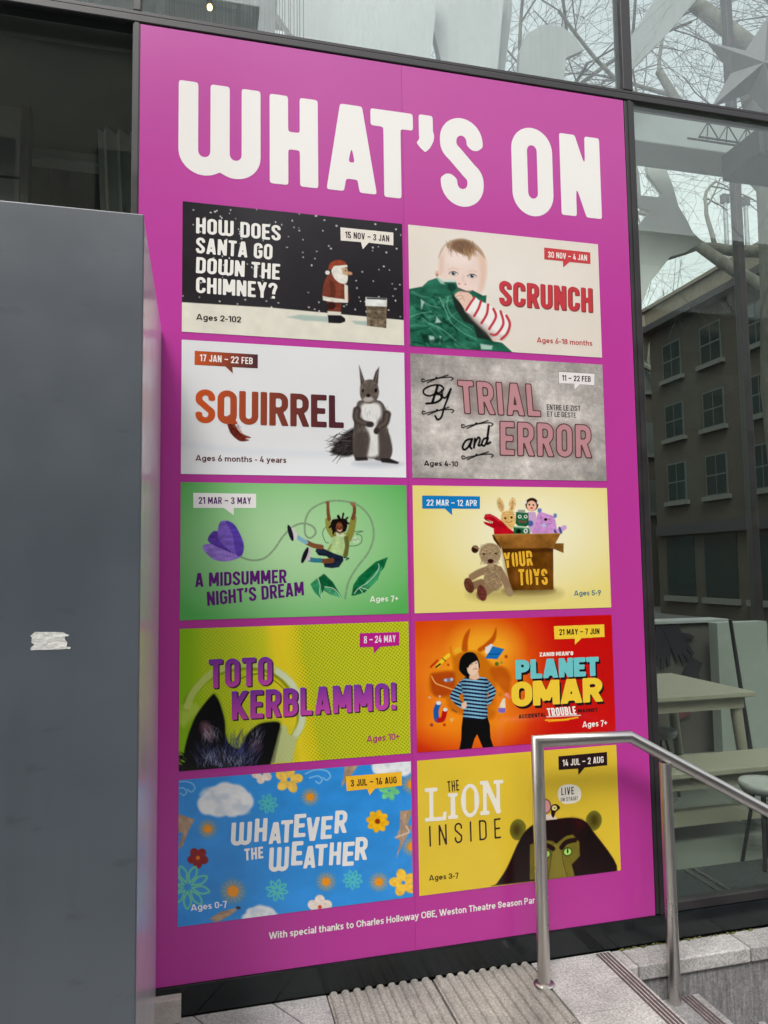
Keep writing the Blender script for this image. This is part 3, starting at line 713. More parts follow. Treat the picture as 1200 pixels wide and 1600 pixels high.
t = tag(empty("foyer_counter", P(4.3, 2.6, -3.4)), "low dark panelled counter with hand shapes under the brick view", "counter")
b = MB(); b.box(2.4, 4.98, 2.9, 3.1, -3.4, -2.19, bev=.005); b.build("counter_panel", mat("brown_grey_panel", (.085, .078, .068), rough=.6, var=.12, scale=4), t)
b = MB(); b.box(2.4, 5.02, 2.86, 3.14, -2.188, -2.16, bev=.004); b.build("counter_top", mat("counter_edge", (.30, .32, .31), rough=.4), t)
b = MB(); b.box(4.68, 5.22, 2.60, 2.72, -3.4, -2.17, bev=.004); pnl = b.build("white_partition", mat("mint_white_panel", (.27, .30, .275), rough=.5, var=.04), None)
tag(pnl, "pale mint upright partition beyond the foyer table", "partition")
def hand(cx, cz, k, rot, Y):
    """flat felt glove: palm and five fingers as one outline with thickness"""
    o = [(-.30, -.45), (-.33, .05), (-.62, .30), (-.70, .45), (-.58, .50), (-.34, .30), (-.36, .62), (-.40, .95), (-.28, 1.0), (-.18, .62), (-.14, 1.08), (-.02, 1.12), (.02, .64),
         (.10, 1.05), (.22, 1.02), (.18, .60), (.32, .88), (.42, .82), (.34, .42), (.34, .0), (.30, -.45)]
    r_ = math.radians(rot); b = MB()
    b.prism([(cx+k*(x*math.cos(r_)-y*math.sin(r_)), Y, cz+k*(x*math.sin(r_)+y*math.cos(r_))) for x, y in o], (0, .02, 0)); return b
M_FELT = mat("black_felt", (.016, .014, .020), rough=.95); M_RED = mat("maroon_felt", (.11, .028, .026), rough=.9, var=.2)
HG = "felt hand shapes on the foyer counter"
for i, (cx, cz, k, rt, m, lb) in enumerate(((4.30, -2.32, .26, 172, M_FELT, "black hand shape nearest the poster, fingers down"), (4.42, -2.30, .26, 208, M_FELT, "black hand shape tilted across its neighbour"),
                                            (4.60, -2.62, .22, 150, M_FELT, "black hand shape half hidden by the table"), (4.46, -2.95, .24, 20, M_RED, "maroon hand shape under the table"))):
    tag(hand(cx, cz, k, rt, 2.872 - .004*i).build("hand_shape", m), lb, "hand shape", HG)
def stool(label, u, v, Y):
    c = un(u, v, 1, Y); t = tag(empty("foyer_stool", P(c[0], Y, -3.4)), label, "stool", "white shell stools in the foyer")
    b = MB(); pr_ = [(.01, .0), (.08, .004), (.12, .02), (.135, .05), (.13, .075), (.115, .06), (.06, .028), (.01, .024)]; n = 18; vs_ = []
    for rr, zz in pr_:
        for k in range(n): a = 2*math.pi*k/n; vs_.append((c[0]+rr*math.cos(a), Y+rr*math.sin(a), c[2]+zz-.03))
    b.add(vs_, [(i*n+k, i*n+(k+1) % n, (i+1)*n+(k+1) % n, (i+1)*n+k) for i in range(len(pr_)-1) for k in range(n)], smooth=True); b.build("seat_shell", mat("grey_shell", (.30, .31, .30), rough=.5), t)
    for k in range(4):
        a = math.pi/4+k*math.pi/2; b = MB(); b.tube([(c[0]+.05*math.cos(a), Y+.05*math.sin(a), c[2]-.03), (c[0]+.13*math.cos(a), Y+.13*math.sin(a), -3.4)], .011, 8); b.build("leg", M_DARKLEG, t)
stool("white shell stool half hidden by the poster's edge", 1030, 1148, 1.9); stool("white shell stool under the bench at the right edge", 1192, 1232, .55)
b = MB(); b.tube([(4.62, 2.35, -2.12), (4.78, 2.35, -3.39)], [.016, .022], 10); b.tube([(4.78, 2.35, -3.39), (4.782, 2.35, -3.3999)], [.03, .03], 10)
tag(b.build("leaning_pole", M_DARKLEG), "slim black pole leaning in front of the pale partition", "pole")
t = tag(empty("door_mat", P(3.4, .3, -3.4)), "dark recessed entrance mat inside the right hand glass", "door mat")
b = MB(); b.box(2.4, 7.4, .16, .62, -3.399, -3.39); b.build("matting", M_MAT, t)
b = MB(); b.box(2.80, 2.83, .18, .60, -3.389, -3.383); b.box(2.86, 2.885, .18, .60, -3.389, -3.383); b.build("joint_bar", mat("mat_steel", (.35, .36, .36), rough=.3, metal=.9), t)

# ------------------------------------------------------------------ steel clad kiosk at left with torn tape
M_STEEL = mat("grey_powdercoat_steel", (.060, .074, .090), rough=.42, var=.09, scale=2.0, rvar=.08, scuff=.2, bump=.05, bscale=5, spec=.9)
kiosk = tag(empty("steel_kiosk", P(-1.2, -.5, -3.42)), "tall plain grey steel cabinet standing left of the poster", "cabinet")
b = MB(); b.box(-2.6, -.082, -1.066, -1.046, -3.416, -.58, bev=.004); b.build("front_panel", M_STEEL, kiosk)
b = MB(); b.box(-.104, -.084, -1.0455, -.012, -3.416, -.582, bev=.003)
b.build("side_panel", mat("steel_side_reflection_tone", (.66, .64, .66), rough=.24, var=.06, scale=3, metal=.4), kiosk)  # reflected sky put into the colour: far paler than the front panel
b = MB(); b.box(-2.6, -.106, -1.045, -.012, -.60, -.583); b.build("roof_panel", M_STEEL, kiosk)
b = MB(); b.box(-2.58, -.106, -1.045, -.012, -3.416, -.601); b.build("core_box", M_GASK, kiosk)
r = random.Random(21); o = [(-.350+.074*k/10+r.uniform(-.001, .001), -1.7755-.004*k/10-.0012*r.random()) for k in range(11)]
z = -1.781
while z > -1.822: o.append((-.276+r.uniform(-.004, .012)+(-1.781-z)*.15, z)); z -= r.uniform(.0025, .008)
o += [(-.262-.098*k/10, -1.8245-.001*r.random()) for k in range(11)]
z = -1.819
while z < -1.780: o.append((-.356+r.uniform(-.008, .006), z)); z += r.uniform(.003, .009)
b = MB(); b.prism([(x, -1.0668, z) for x, z in o], (0, .0006, 0))
tag(b.build("torn_tape", mat("silver_tape", (.66, .66, .62), rough=.5, var=.14, scale=40, alt=(.56, .56, .53), bump=.5, bscale=90)), "torn scrap of pale tape stuck on the grey steel cabinet", "tape")

# ------------------------------------------------------------------ ground: terrace, steps, street
M_GRAN = mat("pale_granite", (.40, .385, .37), rough=.72, var=.18, scale=5, speck=.55, stain=.22, bump=.3, bscale=110)
M_GRAN2 = mat("grey_granite", (.30, .29, .285), rough=.75, var=.22, scale=6, speck=.55, stain=.25, bump=.3, bscale=110)
M_CORD = mat("corduroy_paving", (.37, .345, .305), rough=.8, var=.28, scale=9, speck=.5, stain=.3, bump=.3, bscale=120, alt=(.26, .245, .22))
M_DARK = mat("flank_granite", (.19, .185, .185), rough=.7, var=.35, scale=14, stretch=(6, 6, .6), speck=.5, stain=.2, bump=.2, bscale=120)
M_JOINT = mat("dark_joint", (.045, .042, .04), rough=.95)
M_ASPH = mat("street_asphalt", (.055, .055, .057), rough=.85, var=.25, scale=3, speck=.3)
M_GRIP = mat("brown_grip_strip", (.085, .055, .055), rough=.7, var=.2, scale=20)
gb = MB(); gb.box(-400, 400, -400, 400, -4.6, -4.30); tag(gb.build("street", M_ASPH), kind='structure')
tb = MB(); tb.box(-14, 1.952, -9, .09, -4.29, -3.452); tag(tb.build("terrace_base", M_JOINT), kind='structure')
pv = MB()
def clipx(poly, xm):
    out = []
    for i in range(len(poly)):
        a, c = poly[i], poly[(i+1) % len(poly)]
        if a[0] <= xm: out.append(a)
        if (a[0] <= xm) != (c[0] <= xm): t_ = (xm-a[0])/(c[0]-a[0]); out.append((xm, a[1]+t_*(c[1]-a[1])))
    return out
g_ = .004; js = [-4.0, -3.5, -3.0, -2.5, -2.0, -1.5, -1.0, -.62, -.36, -.085, .055, .375, .70, 1.02, 1.5, 2.1, 2.7]
for a0, a1 in zip(js[:-1], js[1:]):
    for y0, y1 in ((-.014-.62, -.016), (-1.30, -.64), (-2.0, -1.304), (-2.7, -2.004), (-3.6, -2.704)):
        q = clipx([(a0+g_-.6*y1*-1*-1, y1), (a0+g_-.6*y0, y0), (a1-g_-.6*y0, y0), (a1-g_-.6*y1, y1)], .607)
        if len(q) > 2: pv.prism([(x, y, -3.452) for x, y in reversed(q)], (0, 0, .031))
tag(pv.build("paving", M_GRAN), kind='structure')
# corduroy warning slabs
cd = MB()
for x0 in (.614, 1.084):
    for y0, y1 in ((-.475, -.018), (-.945, -.482), (-1.415, -.952)):
        n = 9; prof = []
        w = .459
        for k in range(n):
            c = x0+w*(k+.5)/n; p_ = w/n
            for dx, dz in ((-.5, 0), (-.36, 0), (-.27, .010), (-.13, .0145), (.13, .0145), (.27, .010), (.36, 0)): prof.append((c+dx*p_, -3.424+dz))
        prof.append((x0+w, -3.424)); m_ = len(prof)
        v = [(x, y0, z) for x, z in prof]+[(x, y1, z) for x, z in prof]+[(x0, y0, -3.45), (x0+w, y0, -3.45), (x0, y1, -3.45), (x0+w, y1, -3.45)]
        cd.add(v, [(i, i+1, m_+i+1, m_+i) for i in range(m_-1)]+[tuple([2*m_]+[2*m_+1]+list(range(m_-1, -1, -1))), tuple([2*m_+3, 2*m_+2]+list(range(m_, 2*m_))), (2*m_+2, 2*m_, 0, m_), (2*m_+1, 2*m_+3, 2*m_-1, m_-1)])
tag(cd.build("corduroy_paving", M_CORD), kind='structure')
# landing slabs, steps
sb = MB()
sb.box(1.550, 1.95, -.42, -.018, -3.452, -3.420, bev=.003); sb.box(1.548, 1.95, -1.30, -.424, -3.452, -3.420, bev=.003); sb.box(1.548, 1.95, -2.3, -1.304, -3.452, -3.420, bev=.003)
tag(sb.build("landing", M_GRAN), kind='structure')
stp = MB()
for k in range(6):
    x0, x1 = 1.954+.345*k, 1.954+.345*(k+1)+.02; z = -3.594-.174*k
    for y0, y1 in ((-.44, -.150), (-1.30, -.444), (-2.3, -1.304)):
        stp.box(x0, x1, y0, y1, z-.05, z, bev=.004)
    stp.box(x0+.02, x1-.03, -2.3, -.150, -4.8, z-.051)
tag(stp.build("steps", M_GRAN2), kind='structure')
gs = MB()
for k in range(7):
    xn = 1.95+.345*k; z = -3.42-.174*k
    for j in range(4):
        x = xn-.020-.018*j; gs.box(x-.005, x+.005, -2.25, -.03 if k == 0 else -.158, z, z+.0025)
tag(gs.build("step_grip_strips", M_GRIP), kind='structure')
# flank wall with coping beside the glass
fw = tag(empty("flank_wall", P(4, -.08, -4.3)), "dark granite flank wall with pale coping beside the steps", "wall")
b = MB(); b.box(1.956, 7.4, -.148, -.018, -4.8, -3.492); b.build("wall_face", M_DARK, fw)
for x0, x1 in ((1.956, 2.005), (2.010, 2.60), (2.606, 3.20), (3.206, 3.80), (3.806, 4.40), (4.406, 7.4)):
    b = MB(); b.box(x0, x1, -.165, -.016, -3.490, -3.424, bev=.006); b.build("coping_stone", M_GRAN, fw)
b = MB(); b.box(-.102, .016, -.055, .03, -3.420, -3.325, bev=.004); tag(b.build("stone_block", mat("buff_stone", (.40, .36, .32), rough=.8, var=.15, scale=12, speck=.2)), "small buff stone block under the poster's lower left corner", "stone")
# moss along the coping
b = MB(); r = random.Random(2)
for k in range(240):
    x = r.uniform(1.98, 5); y = -.017-r.random()**2*.012; s_ = r.uniform(.003, .008); b.prism([(x-s_, y-s_, -3.4238), (x+s_, y-s_*.6, -3.4238), (x+s_*.5, y+s_*.2, -3.4238), (x-s_*.7, y+s_*.3, -3.4238)], (0, 0, r.uniform(.002, .006)))
tag(b.build("moss", mat("moss_green", (.10, .10, .025), rough=.95, var=.4, scale=30)), kind='stuff')

# ------------------------------------------------------------------ stainless handrail
M_SS = mat("brushed_stainless", (.60, .58, .55), rough=.30, metal=1.0, var=.06, scale=4, rvar=.06)
hr = tag(empty("handrail", P(1.54, -.185, -3.42)), "brushed stainless tube handrail at the head of the steps", "handrail")
RY = -.19; RR = .0275
def post(x, zb, zt):
    b = MB(); b.tube([(x, RY, zb), (x, RY, zt)], RR, 24); b.build("post", M_SS, hr)
b = MB(); b.tube([(1.530, RY, -3.419), (1.530, RY, -2.393), (1.985, RY, -2.402), (3.6, RY, -2.402-.55*1.615)], RR, 28, cap=True)
rail = b.build("rail_tube", M_SS, hr)
bm = bmesh.new(); bm.from_mesh(rail.data)
bm.to_mesh(rail.data); bm.free()
b = MB(); n = 24; prof = [(RR+.001, .0), (RR+.018, .0), (RR+.018, .004), (RR+.012, .009), (RR+.001, .010)]
b.add([(1.530+rr*math.cos(2*math.pi*k/n), RY+rr*math.sin(2*math.pi*k/n), -3.4195+zz) for rr, zz in prof for k in range(n)],
      [(i*n+k, i*n+(k+1) % n, (i+1)*n+(k+1) % n, (i+1)*n+k) for i in range(len(prof)-1) for k in range(n)], smooth=True)
b.build("base_flange", M_SS, hr)
post(2.168, -3.594, -2.53)

# ------------------------------------------------------------------ the street beyond: brick blocks, bare plane trees, masts
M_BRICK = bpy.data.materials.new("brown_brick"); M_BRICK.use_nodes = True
def brickmat(m, c1, c2, mo, sc_=1.0):
    n, l = m.node_tree.nodes, m.node_tree.links; b = n['Principled BSDF']; b.inputs['Roughness'].default_value = .85
    g = n.new('ShaderNodeNewGeometry'); sx = n.new('ShaderNodeSeparateXYZ'); ad = n.new('ShaderNodeMath'); ad.operation = 'ADD'; cm = n.new('ShaderNodeCombineXYZ')
    l.new(g.outputs['Position'], sx.inputs[0]); l.new(sx.outputs[0], ad.inputs[0]); l.new(sx.outputs[1], ad.inputs[1]); l.new(ad.outputs[0], cm.inputs[0]); l.new(sx.outputs[2], cm.inputs[1])
    t = n.new('ShaderNodeTexBrick'); t.inputs['Color1'].default_value = (*c1, 1); t.inputs['Color2'].default_value = (*c2, 1); t.inputs['Mortar'].default_value = (*mo, 1)
    t.inputs['Scale'].default_value = sc_; t.inputs['Brick Width'].default_value = .225; t.inputs['Row Height'].default_value = .075; t.inputs['Mortar Size'].default_value = .009
    l.new(cm.outputs[0], t.inputs['Vector'])
    nz = n.new('ShaderNodeTexNoise'); nz.inputs['Scale'].default_value = .6; nz.inputs['Detail'].default_value = 6; l.new(g.outputs['Position'], nz.inputs['Vector'])
    mr = n.new('ShaderNodeMapRange'); mr.inputs['To Min'].default_value = .55; mr.inputs['To Max'].default_value = 1.45; l.new(nz.outputs[0], mr.inputs['Value'])
    mm = n.new('ShaderNodeMix'); mm.data_type = 'RGBA'; mm.blend_type = 'MULTIPLY'; mm.inputs['Factor'].default_value = 1; l.new(t.outputs[0], mm.inputs[6]); l.new(mr.outputs[0], mm.inputs[7]); l.new(mm.outputs[2], b.inputs['Base Color'])
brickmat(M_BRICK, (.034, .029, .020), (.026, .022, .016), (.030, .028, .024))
M_RBRICK = bpy.data.materials.new("red_brick"); M_RBRICK.use_nodes = True; brickmat(M_RBRICK, (.10, .050, .038), (.075, .038, .030), (.09, .078, .068))
M_STOCK = bpy.data.materials.new("pale_ashlar"); M_STOCK.use_nodes = True; brickmat(M_STOCK, (.46, .43, .35), (.40, .37, .30), (.42, .40, .35))
M_SILL = mat("pale_stone_trim", (.075, .08, .072), rough=.8, var=.15); M_EAVE = mat("tan_render", (.15, .125, .095), rough=.85, var=.15); M_SLATE = mat("dark_eaves", (.02, .02, .024), rough=.7)
M_WIN = mat("window_dark_glass", (.012, .02, .02), rough=.06, spec=.6); M_SASH = mat("painted_sash", (.045, .055, .052), rough=.6)
def block(label, o, ax, sgn, a0, a1, depth, z0, z1, cols, rows, wm, ww=1.55, shop=None, detail=True):
    """brick block with one windowed face. ax=0: face on x=o, runs along y; ax=1: face on y=o, runs along x; sgn: outward"""
    t = tag(empty("brick_building", P(*((o, (a0+a1)/2, z0) if ax == 0 else ((a0+a1)/2, o, z0)))), label, "building")
    def bx(mb, p0, p1, d0, d1, q0, q1, bev=0):
        d0, d1 = o+sgn*d0, o+sgn*d1
        mb.box(*((d0, d1, p0, p1, q0, q1) if ax == 0 else (p0, p1, d0, d1, q0, q1)), bev=bev)
    w = MB(); bx(w, a0, a1, -depth, 0, z0, z1); w.build("wall", wm, t)
    w = MB(); bx(w, a0-.2, a1+.2, -.5, .10, z1+.002, z1+1.0); bx(w, a0-.3, a1+.3, -.5, .25, z1+1.003, z1+1.18); w.build("parapet", M_EAVE, t)
    w = MB(); bx(w, a0-.1, a1+.1, .002, .55, z1-.34, z1-.003); w.build("eaves", M_SLATE, t)
    for zc, hh in rows:
        for c in cols:
            f = MB(); bx(f, c-ww/2, c+ww/2, .004, .06, zc, zc+hh); f = f.build("window", M_SASH, t)
            for i in range(2):
                for j in range(2):
                    p = MB(); h2 = (hh-.24)/2; w2 = (ww-.22)/2
                    bx(p, c-ww/2+.08+i*(w2+.06), c-ww/2+.08+i*(w2+.06)+w2, .062, .068, zc+.08+j*(h2+.08), zc+.08+j*(h2+.08)+h2)
                    if detail: p.build("pane", M_WIN, f)
            s_ = MB(); bx(s_, c-ww/2-.18, c+ww/2+.18, .004, .22, zc-.22, zc-.004); s_.build("sill", M_SILL, t)
    if shop:
        s_ = MB(); bx(s_, a0+.3, a1-.3, .004, .30, shop-.55, shop); s_.build("shop_fascia", M_SLATE, t)
        for c in cols:
            f = MB(); bx(f, c-1.1, c+1.1, .004, .05, z0+1.0, shop-.6); f = f.build("shop_window", M_WIN, t)
            s_ = MB(); bx(s_, c-1.2, c+1.2, .004, .26, z0+.7, z0+.97); s_.build("shop_sill", M_SILL, t)
    return t
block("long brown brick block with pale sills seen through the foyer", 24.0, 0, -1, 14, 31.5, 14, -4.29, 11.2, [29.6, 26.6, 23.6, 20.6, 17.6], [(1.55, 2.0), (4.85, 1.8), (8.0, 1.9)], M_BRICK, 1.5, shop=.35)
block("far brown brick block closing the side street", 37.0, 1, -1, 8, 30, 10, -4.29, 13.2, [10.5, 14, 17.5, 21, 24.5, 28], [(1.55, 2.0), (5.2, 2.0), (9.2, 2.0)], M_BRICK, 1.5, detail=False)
# across the terrace, behind the viewer: what the glass and the steel mirror
block("tall pale stone terrace block facing the theatre", -15.0, 1, 1, -26, 1.2, 10, -4.29, 11.6, [-1.6, -5.0, -8.4, -11.8, -15.2], [(-2.0, 2.2), (2.2, 2.2), (6.4, 2.2)], M_STOCK, 1.6, detail=False)
block("wide red brick terrace block facing the theatre", -26.0, 1, 1, 3, 44, 10, -4.29, 12.6, [6, 10, 14, 18, 22, 26, 30], [(-2.4, 2.0), (1.2, 2.0), (4.8, 2.0), (8.4, 2.0)], M_RBRICK, 1.6, detail=False)

M_BARK = mat("plane_tree_bark", (.12, .115, .095), rough=.9, var=.3, scale=5, alt=(.055, .052, .042), stretch=(1, 1, .5), bump=.6, bscale=20)
M_TWIG = mat("plane_tree_twigs", (.065, .058, .050), rough=.9)
def plane_tree(seed, h=18.0, tr=.55):
    r = random.Random(seed); tk = MB(); br = MB(); tw = MB(); cnt = [0]
    def grow(p, d, ln, rad, lvl):
        pts = [p]; rd = [rad]; n = 8 if lvl < 3 else 6; q = p.copy(); bend = Vector((r.gauss(0, .05), r.gauss(0, .05), r.gauss(0, .04))); dd = d.copy()
        for i in range(n):
            dd = (dd+Vector((r.gauss(0, .07), r.gauss(0, .07), r.gauss(0, .06)+(.03 if lvl < 3 else -.035)))+bend).normalized(); q = q+dd*(ln/n); pts.append(q.copy()); rd.append(rad*(1-.42*(i+1)/n))
        if lvl <= 2: br.tube(pts, rd, 9, cap=False)
        else: tw.tube(pts, rd, 4 if lvl < 5 else 3, cap=False)
        cnt[0] += 1
        if lvl >= 6: return
        k = {1: 4, 2: 4, 3: 3, 4: 3, 5: 2}[lvl]
        for j in range(k):
            i = min(n, max(1, int(round(n*(.35+.65*(j+1)/k))))); a = dd.orthogonal().normalized(); a.rotate(Matrix.Rotation(r.uniform(0, 6.28), 3, dd))
            nd = ((pts[i]-pts[i-1]).normalized()*r.uniform(.75, 1.1)+a*r.uniform(.4, .8)).normalized()
            grow(pts[i], nd, ln*r.uniform(.55, .78), max(.0045, rd[i]*r.uniform(.42, .60)), lvl+1)
    base = Vector((0, 0, 0)); pts = [base+Vector((r.gauss(0, .02)*i, r.gauss(0, .02)*i, h*.5*i/8)) for i in range(9)]
    tk.tube(pts, [tr*(1.25 if i == 0 else 1.05-.045*i) for i in range(9)], 16, cap=False)
    for i in (6, 7, 7, 8, 8, 8):
        a = r.uniform(0, 6.28); grow(pts[i], Vector((math.cos(a), math.sin(a), r.uniform(.35, 1.1))).normalized(), h*.27, tr*r.uniform(.20, .30), 1)
    return tk, br, tw
TREE = {}
def put_tree(seed, x, y, zb, rot, k, label, src=None):
    if src is None:
        t = empty("plane_tree", P(x, y, zb)); parts = plane_tree(seed)
        for nm, mb, m in (("trunk", parts[0], M_BARK), ("branches", parts[1], M_BARK), ("twigs", parts[2], M_TWIG)):
            me_o = mb.build(nm, m, None, raw=True); off = me_o.location.copy(); me_o.parent = t; me_o.location = off
    else:
        t = src.copy(); COL.objects.link(t); t.location = P(x, y, zb)
        for ch in list(src.children): c = ch.copy(); COL.objects.link(c); c.parent = t
    t.rotation_euler = (0, 0, rot); t.scale = (k, k, k)
    tag(t, label, "tree", "bare plane trees along the street"); return t
T1 = put_tree(11, 10.35, 7.3, -4.29, 3.4, 1.12, "nearest bare plane tree, its thick trunk at the photo's right edge")
T2 = put_tree(23, 30.0, 36.5, -4.29, 1.9, 1.15, "bare plane tree rising behind the brown brick block")
put_tree(0, 15.4, 12.5, -4.29, 3.6, 1.05, "bare plane tree midway along the side street", T2)
put_tree(0, 8.0, 16.5, -4.29, 2.6, 1.05, "bare plane tree straight behind the glass foyer", T1)
put_tree(0, 22.0, -14.0, -4.29, .9, .8, "bare plane tree across the terrace from the theatre", T2)
for x, lb in ((40.0, "left one of two slim grey masts over the brick roof"), (41.9, "right one of two slim grey masts over the brick roof")):
    t = tag(empty("mast", P(x, 44.2, -4.29)), lb, "mast", "slim masts over the roof")
    b = MB(); b.tube([(x, 44.2, -4.29), (x, 44.2, 26.5)], [.24, .17], 10); b.build("pole", mat("galvanised", (.22, .23, .24), rough=.5, metal=.5), t)
    b = MB(); b.box(x-.3, x+.3, 44.0, 44.4, 26.5, 27.2, bev=.02); b.build("mast_head", M_SLATE, t)

# ------------------------------------------------------------------ the poster and its ten printed cards
QUADS = {1: [(281.6, 312.6), (628, 349.5), (283.3, 519.8), (630.8, 542.5)], 2: [(637, 352), (936.3, 380.3), (640.6, 543.7), (939.6, 559.9)],
         3: [(283.3, 532.3), (631.4, 553.9), (284.2, 742), (634.5, 747)], 4: [(640.5, 555.5), (940.2, 571.1), (642.7, 748.5), (944.6, 751.3)],
         5: [(285, 754.4), (634.4, 758.8), (282.5, 967.8), (637.2, 955)], 6: [(644, 759.5), (945.4, 762.5), (647.5, 953.9), (951.9, 947.7)],
         7: [(281.9, 983.3), (637.5, 969.6), (280.3, 1205), (642, 1175.4)], 8: [(647.8, 969.9), (952.3, 960.6), (651.2, 1173), (957.5, 1151)],
         9: [(278.7, 1218.2), (640.4, 1187.4), (275.7, 1449.6), (644, 1400.6)], 10: [(650.8, 1185.4), (962.4, 1167.6), (654.2, 1399.9), (970.6, 1361)]}
CROPS = {1: (270, 300, .30833), 2: (620, 330, .275), 3: (270, 520, .30833), 4: (630, 545, .275), 5: (270, 745, .3125),
         6: (635, 750, .27083), 7: (265, 955, .325), 8: (635, 945, .28333), 9: (265, 1175, .325), 10: (640, 1150, .28333)}
M_PRINT = mat_print("printed_vinyl", 0.92, 0.2, 0.42)
poster = tag(empty("poster", P(1.015, -.004, -3.297)), "tall magenta poster headed WHAT'S ON with ten show pictures on the glass front", "poster")
GX, GY, CH = .0295, .0354, .5855
def lrp(a, b, t): return tuple(a[i]+(b[i]-a[i])*max(0, min(1, t)) for i in range(3))
CARD = {}; EXTRA = {}
def new_card(k, bgc):
    pr = Print(CROPS[k], QUADS[k], bgc); CARD[k] = pr; return pr
def finish(k, label, title, tagcol, tagpts, tagtext, tb, age, ab, agecol, tagtextcol, extra=None, edge=None):
    """link the card with its date flag, title and age lettering"""
    pr = CARD[k]; col, row = (k-1) % 2, (k-1)//2
    ox, oz = col*(1+GX), -row*(CH+GY)
    o = pr.mesh("show_card", poster, ox, oz, -.0075, M_PRINT); o['label'] = label
    org = P(ox, -.0075, oz)
    pr.view(*CROPS[k])
    if title:
        fl = Flat(); title(fl, pr); fl.build("title_lettering", o, M_PRINT, org)
    if k in EXTRA: EXTRA[k].build("bubble_lettering", o, M_PRINT, org)
    fl = Flat()
    if edge: 
        cx = sum(p[0] for p in tagpts)/len(tagpts); cy = sum(p[1] for p in tagpts)/len(tagpts)
        put_poly(fl, pr, [(cx+(p[0]-cx)*1.02, cy+(p[1]-cy)*1.05) for p in tagpts], .0003, edge)
    put_poly(fl, pr, tagpts, .0006, tagcol)
    put_line(fl, pr, line_mesh(tagtext, w=.50, t=.155, sp=.10, N=26, space=.30), *tb, .0011, tagtextcol)
    fl.build("date_flag", o, M_PRINT, org)
    fl = Flat(); put_line(fl, pr, built_in(age), *ab, .0006, agecol); fl.build("age_lettering", o, M_PRINT, org)
    return o

# 1 -- black snowy night
pr = new_card(1, (45, 43, 46)); r = random.Random(4)
pr.grain(.10, 160, 3)
pr.poly([(0, 560), (500, 592), (1200, 660), (1200, 830), (0, 830)], (224, 220, 204), 4, tex=(.05, 60))
for i in range(150):
    x = 45+r.random()*1120; y = 55+r.random()*560+x*.06
    if y < 558+(x-40)*.08: pr.ell(x, y, r.uniform(2.5, 5.5), r.uniform(2.5, 5.5), (228, 228, 224), 3, r.uniform(.6, 1))
pr.poly([(575, 640), (640, 628), (780, 638), (790, 666), (660, 658)], (160, 182, 172), 10, .8)
pr.poly([(905, 660), (985, 662), (985, 686), (920, 676)], (160, 182, 172), 8, .8)
pr.poly([(778, 560), (852, 570), (848, 622), (785, 614)], (112, 56, 42), 4, tex=(.3, 25))
pr.poly([(790, 418), (830, 420), (868, 445), (884, 500), (886, 560), (820, 556), (760, 545), (756, 500), (768, 450)], (122, 62, 46), 5, sm=True, tex=(.28, 30))
pr.poly([(790, 450), (815, 470), (822, 520), (800, 560), (785, 555), (795, 510)], (86, 44, 34), 8, .7, sm=True)
pr.poly([(756, 532), (782, 538), (884, 552), (884, 568), (800, 564), (757, 554)], (222, 216, 200), 4, tex=(.1, 12))
pr.ell(800, 582, 22, 20, (60, 34, 30), 5)
pr.poly([(782, 628), (845, 628), (870, 648), (872, 664), (846, 673), (786, 670)], (38, 36, 40), 4)
pr.poly([(780, 610), (850, 614), (850, 632), (782, 630)], (220, 214, 200), 4)
pr.poly([(800, 398), (815, 380), (850, 378), (878, 398), (884, 440), (876, 466), (850, 468), (822, 450), (806, 425)], (226, 222, 210), 5, sm=True, tex=(.1, 14))
pr.poly([(852, 384), (880, 390), (886, 412), (880, 428), (858, 420)], (196, 164, 128), 4)
pr.ell(894, 416, 13, 9, (196, 140, 110), 4, rot=15)
pr.ell(872, 402, 4, 4, (70, 50, 40), 2)
pr.poly([(784, 392), (795, 362), (830, 347), (862, 352), (878, 374), (858, 382), (815, 378), (800, 398)], (150, 66, 44), 4, sm=True, tex=(.25, 20))
pr.poly([(812, 378), (880, 372), (882, 384), (814, 392)], (226, 222, 208), 3)
pr.ell(780, 412, 12, 11, (226, 222, 210), 4)
pr.poly([(866, 470), (884, 480), (884, 560), (868, 560)], (220, 214, 200), 4)
pr.poly([(978, 584), (1082, 588), (1080, 698), (982, 686)], (112, 98, 80), 3, tex=(.5, 18))
for yy in (606, 628, 650, 672): pr.line([(980, yy), (1080, yy+8)], 2, (150, 138, 118), 2, .6)
pr.poly([(974, 538), (1083, 545), (1083, 588), (974, 584)], (220, 222, 216), 4, tex=(.12, 20)); pr.poly([(980, 541), (1080, 546), (1080, 553), (980, 548)], (52, 58, 56), 3)
def title(fl, pr):
    for tx, q in (("HOW DOES", ((108, 208), (540, 248), (108, 126))), ("SANTA GO", ((108, 310), (498, 346), (110, 228))),
                  ("DOWN THE", ((110, 413), (537, 449), (112, 330))), ("CHIMNEY?", ((112, 515), (522, 547), (112, 432)))):
        put_line(fl, pr, line_mesh(tx, w=.47, t=.165, off=.0, rnd=.025), *q, .0006, (236, 233, 226))
finish(1, "black snowy night card with rounded white title", title, (232, 226, 214), [(845, 178), (1116, 206), (1116, 272), (990, 258), (960, 292), (950, 255), (847, 246)],
       "15 NOV – 3 JAN", ((870, 233), (1095, 254), (870, 199)), "Ages 2-102", ((115, 653), (342, 668), (115, 622)), (48, 42, 40), (60, 45, 42))

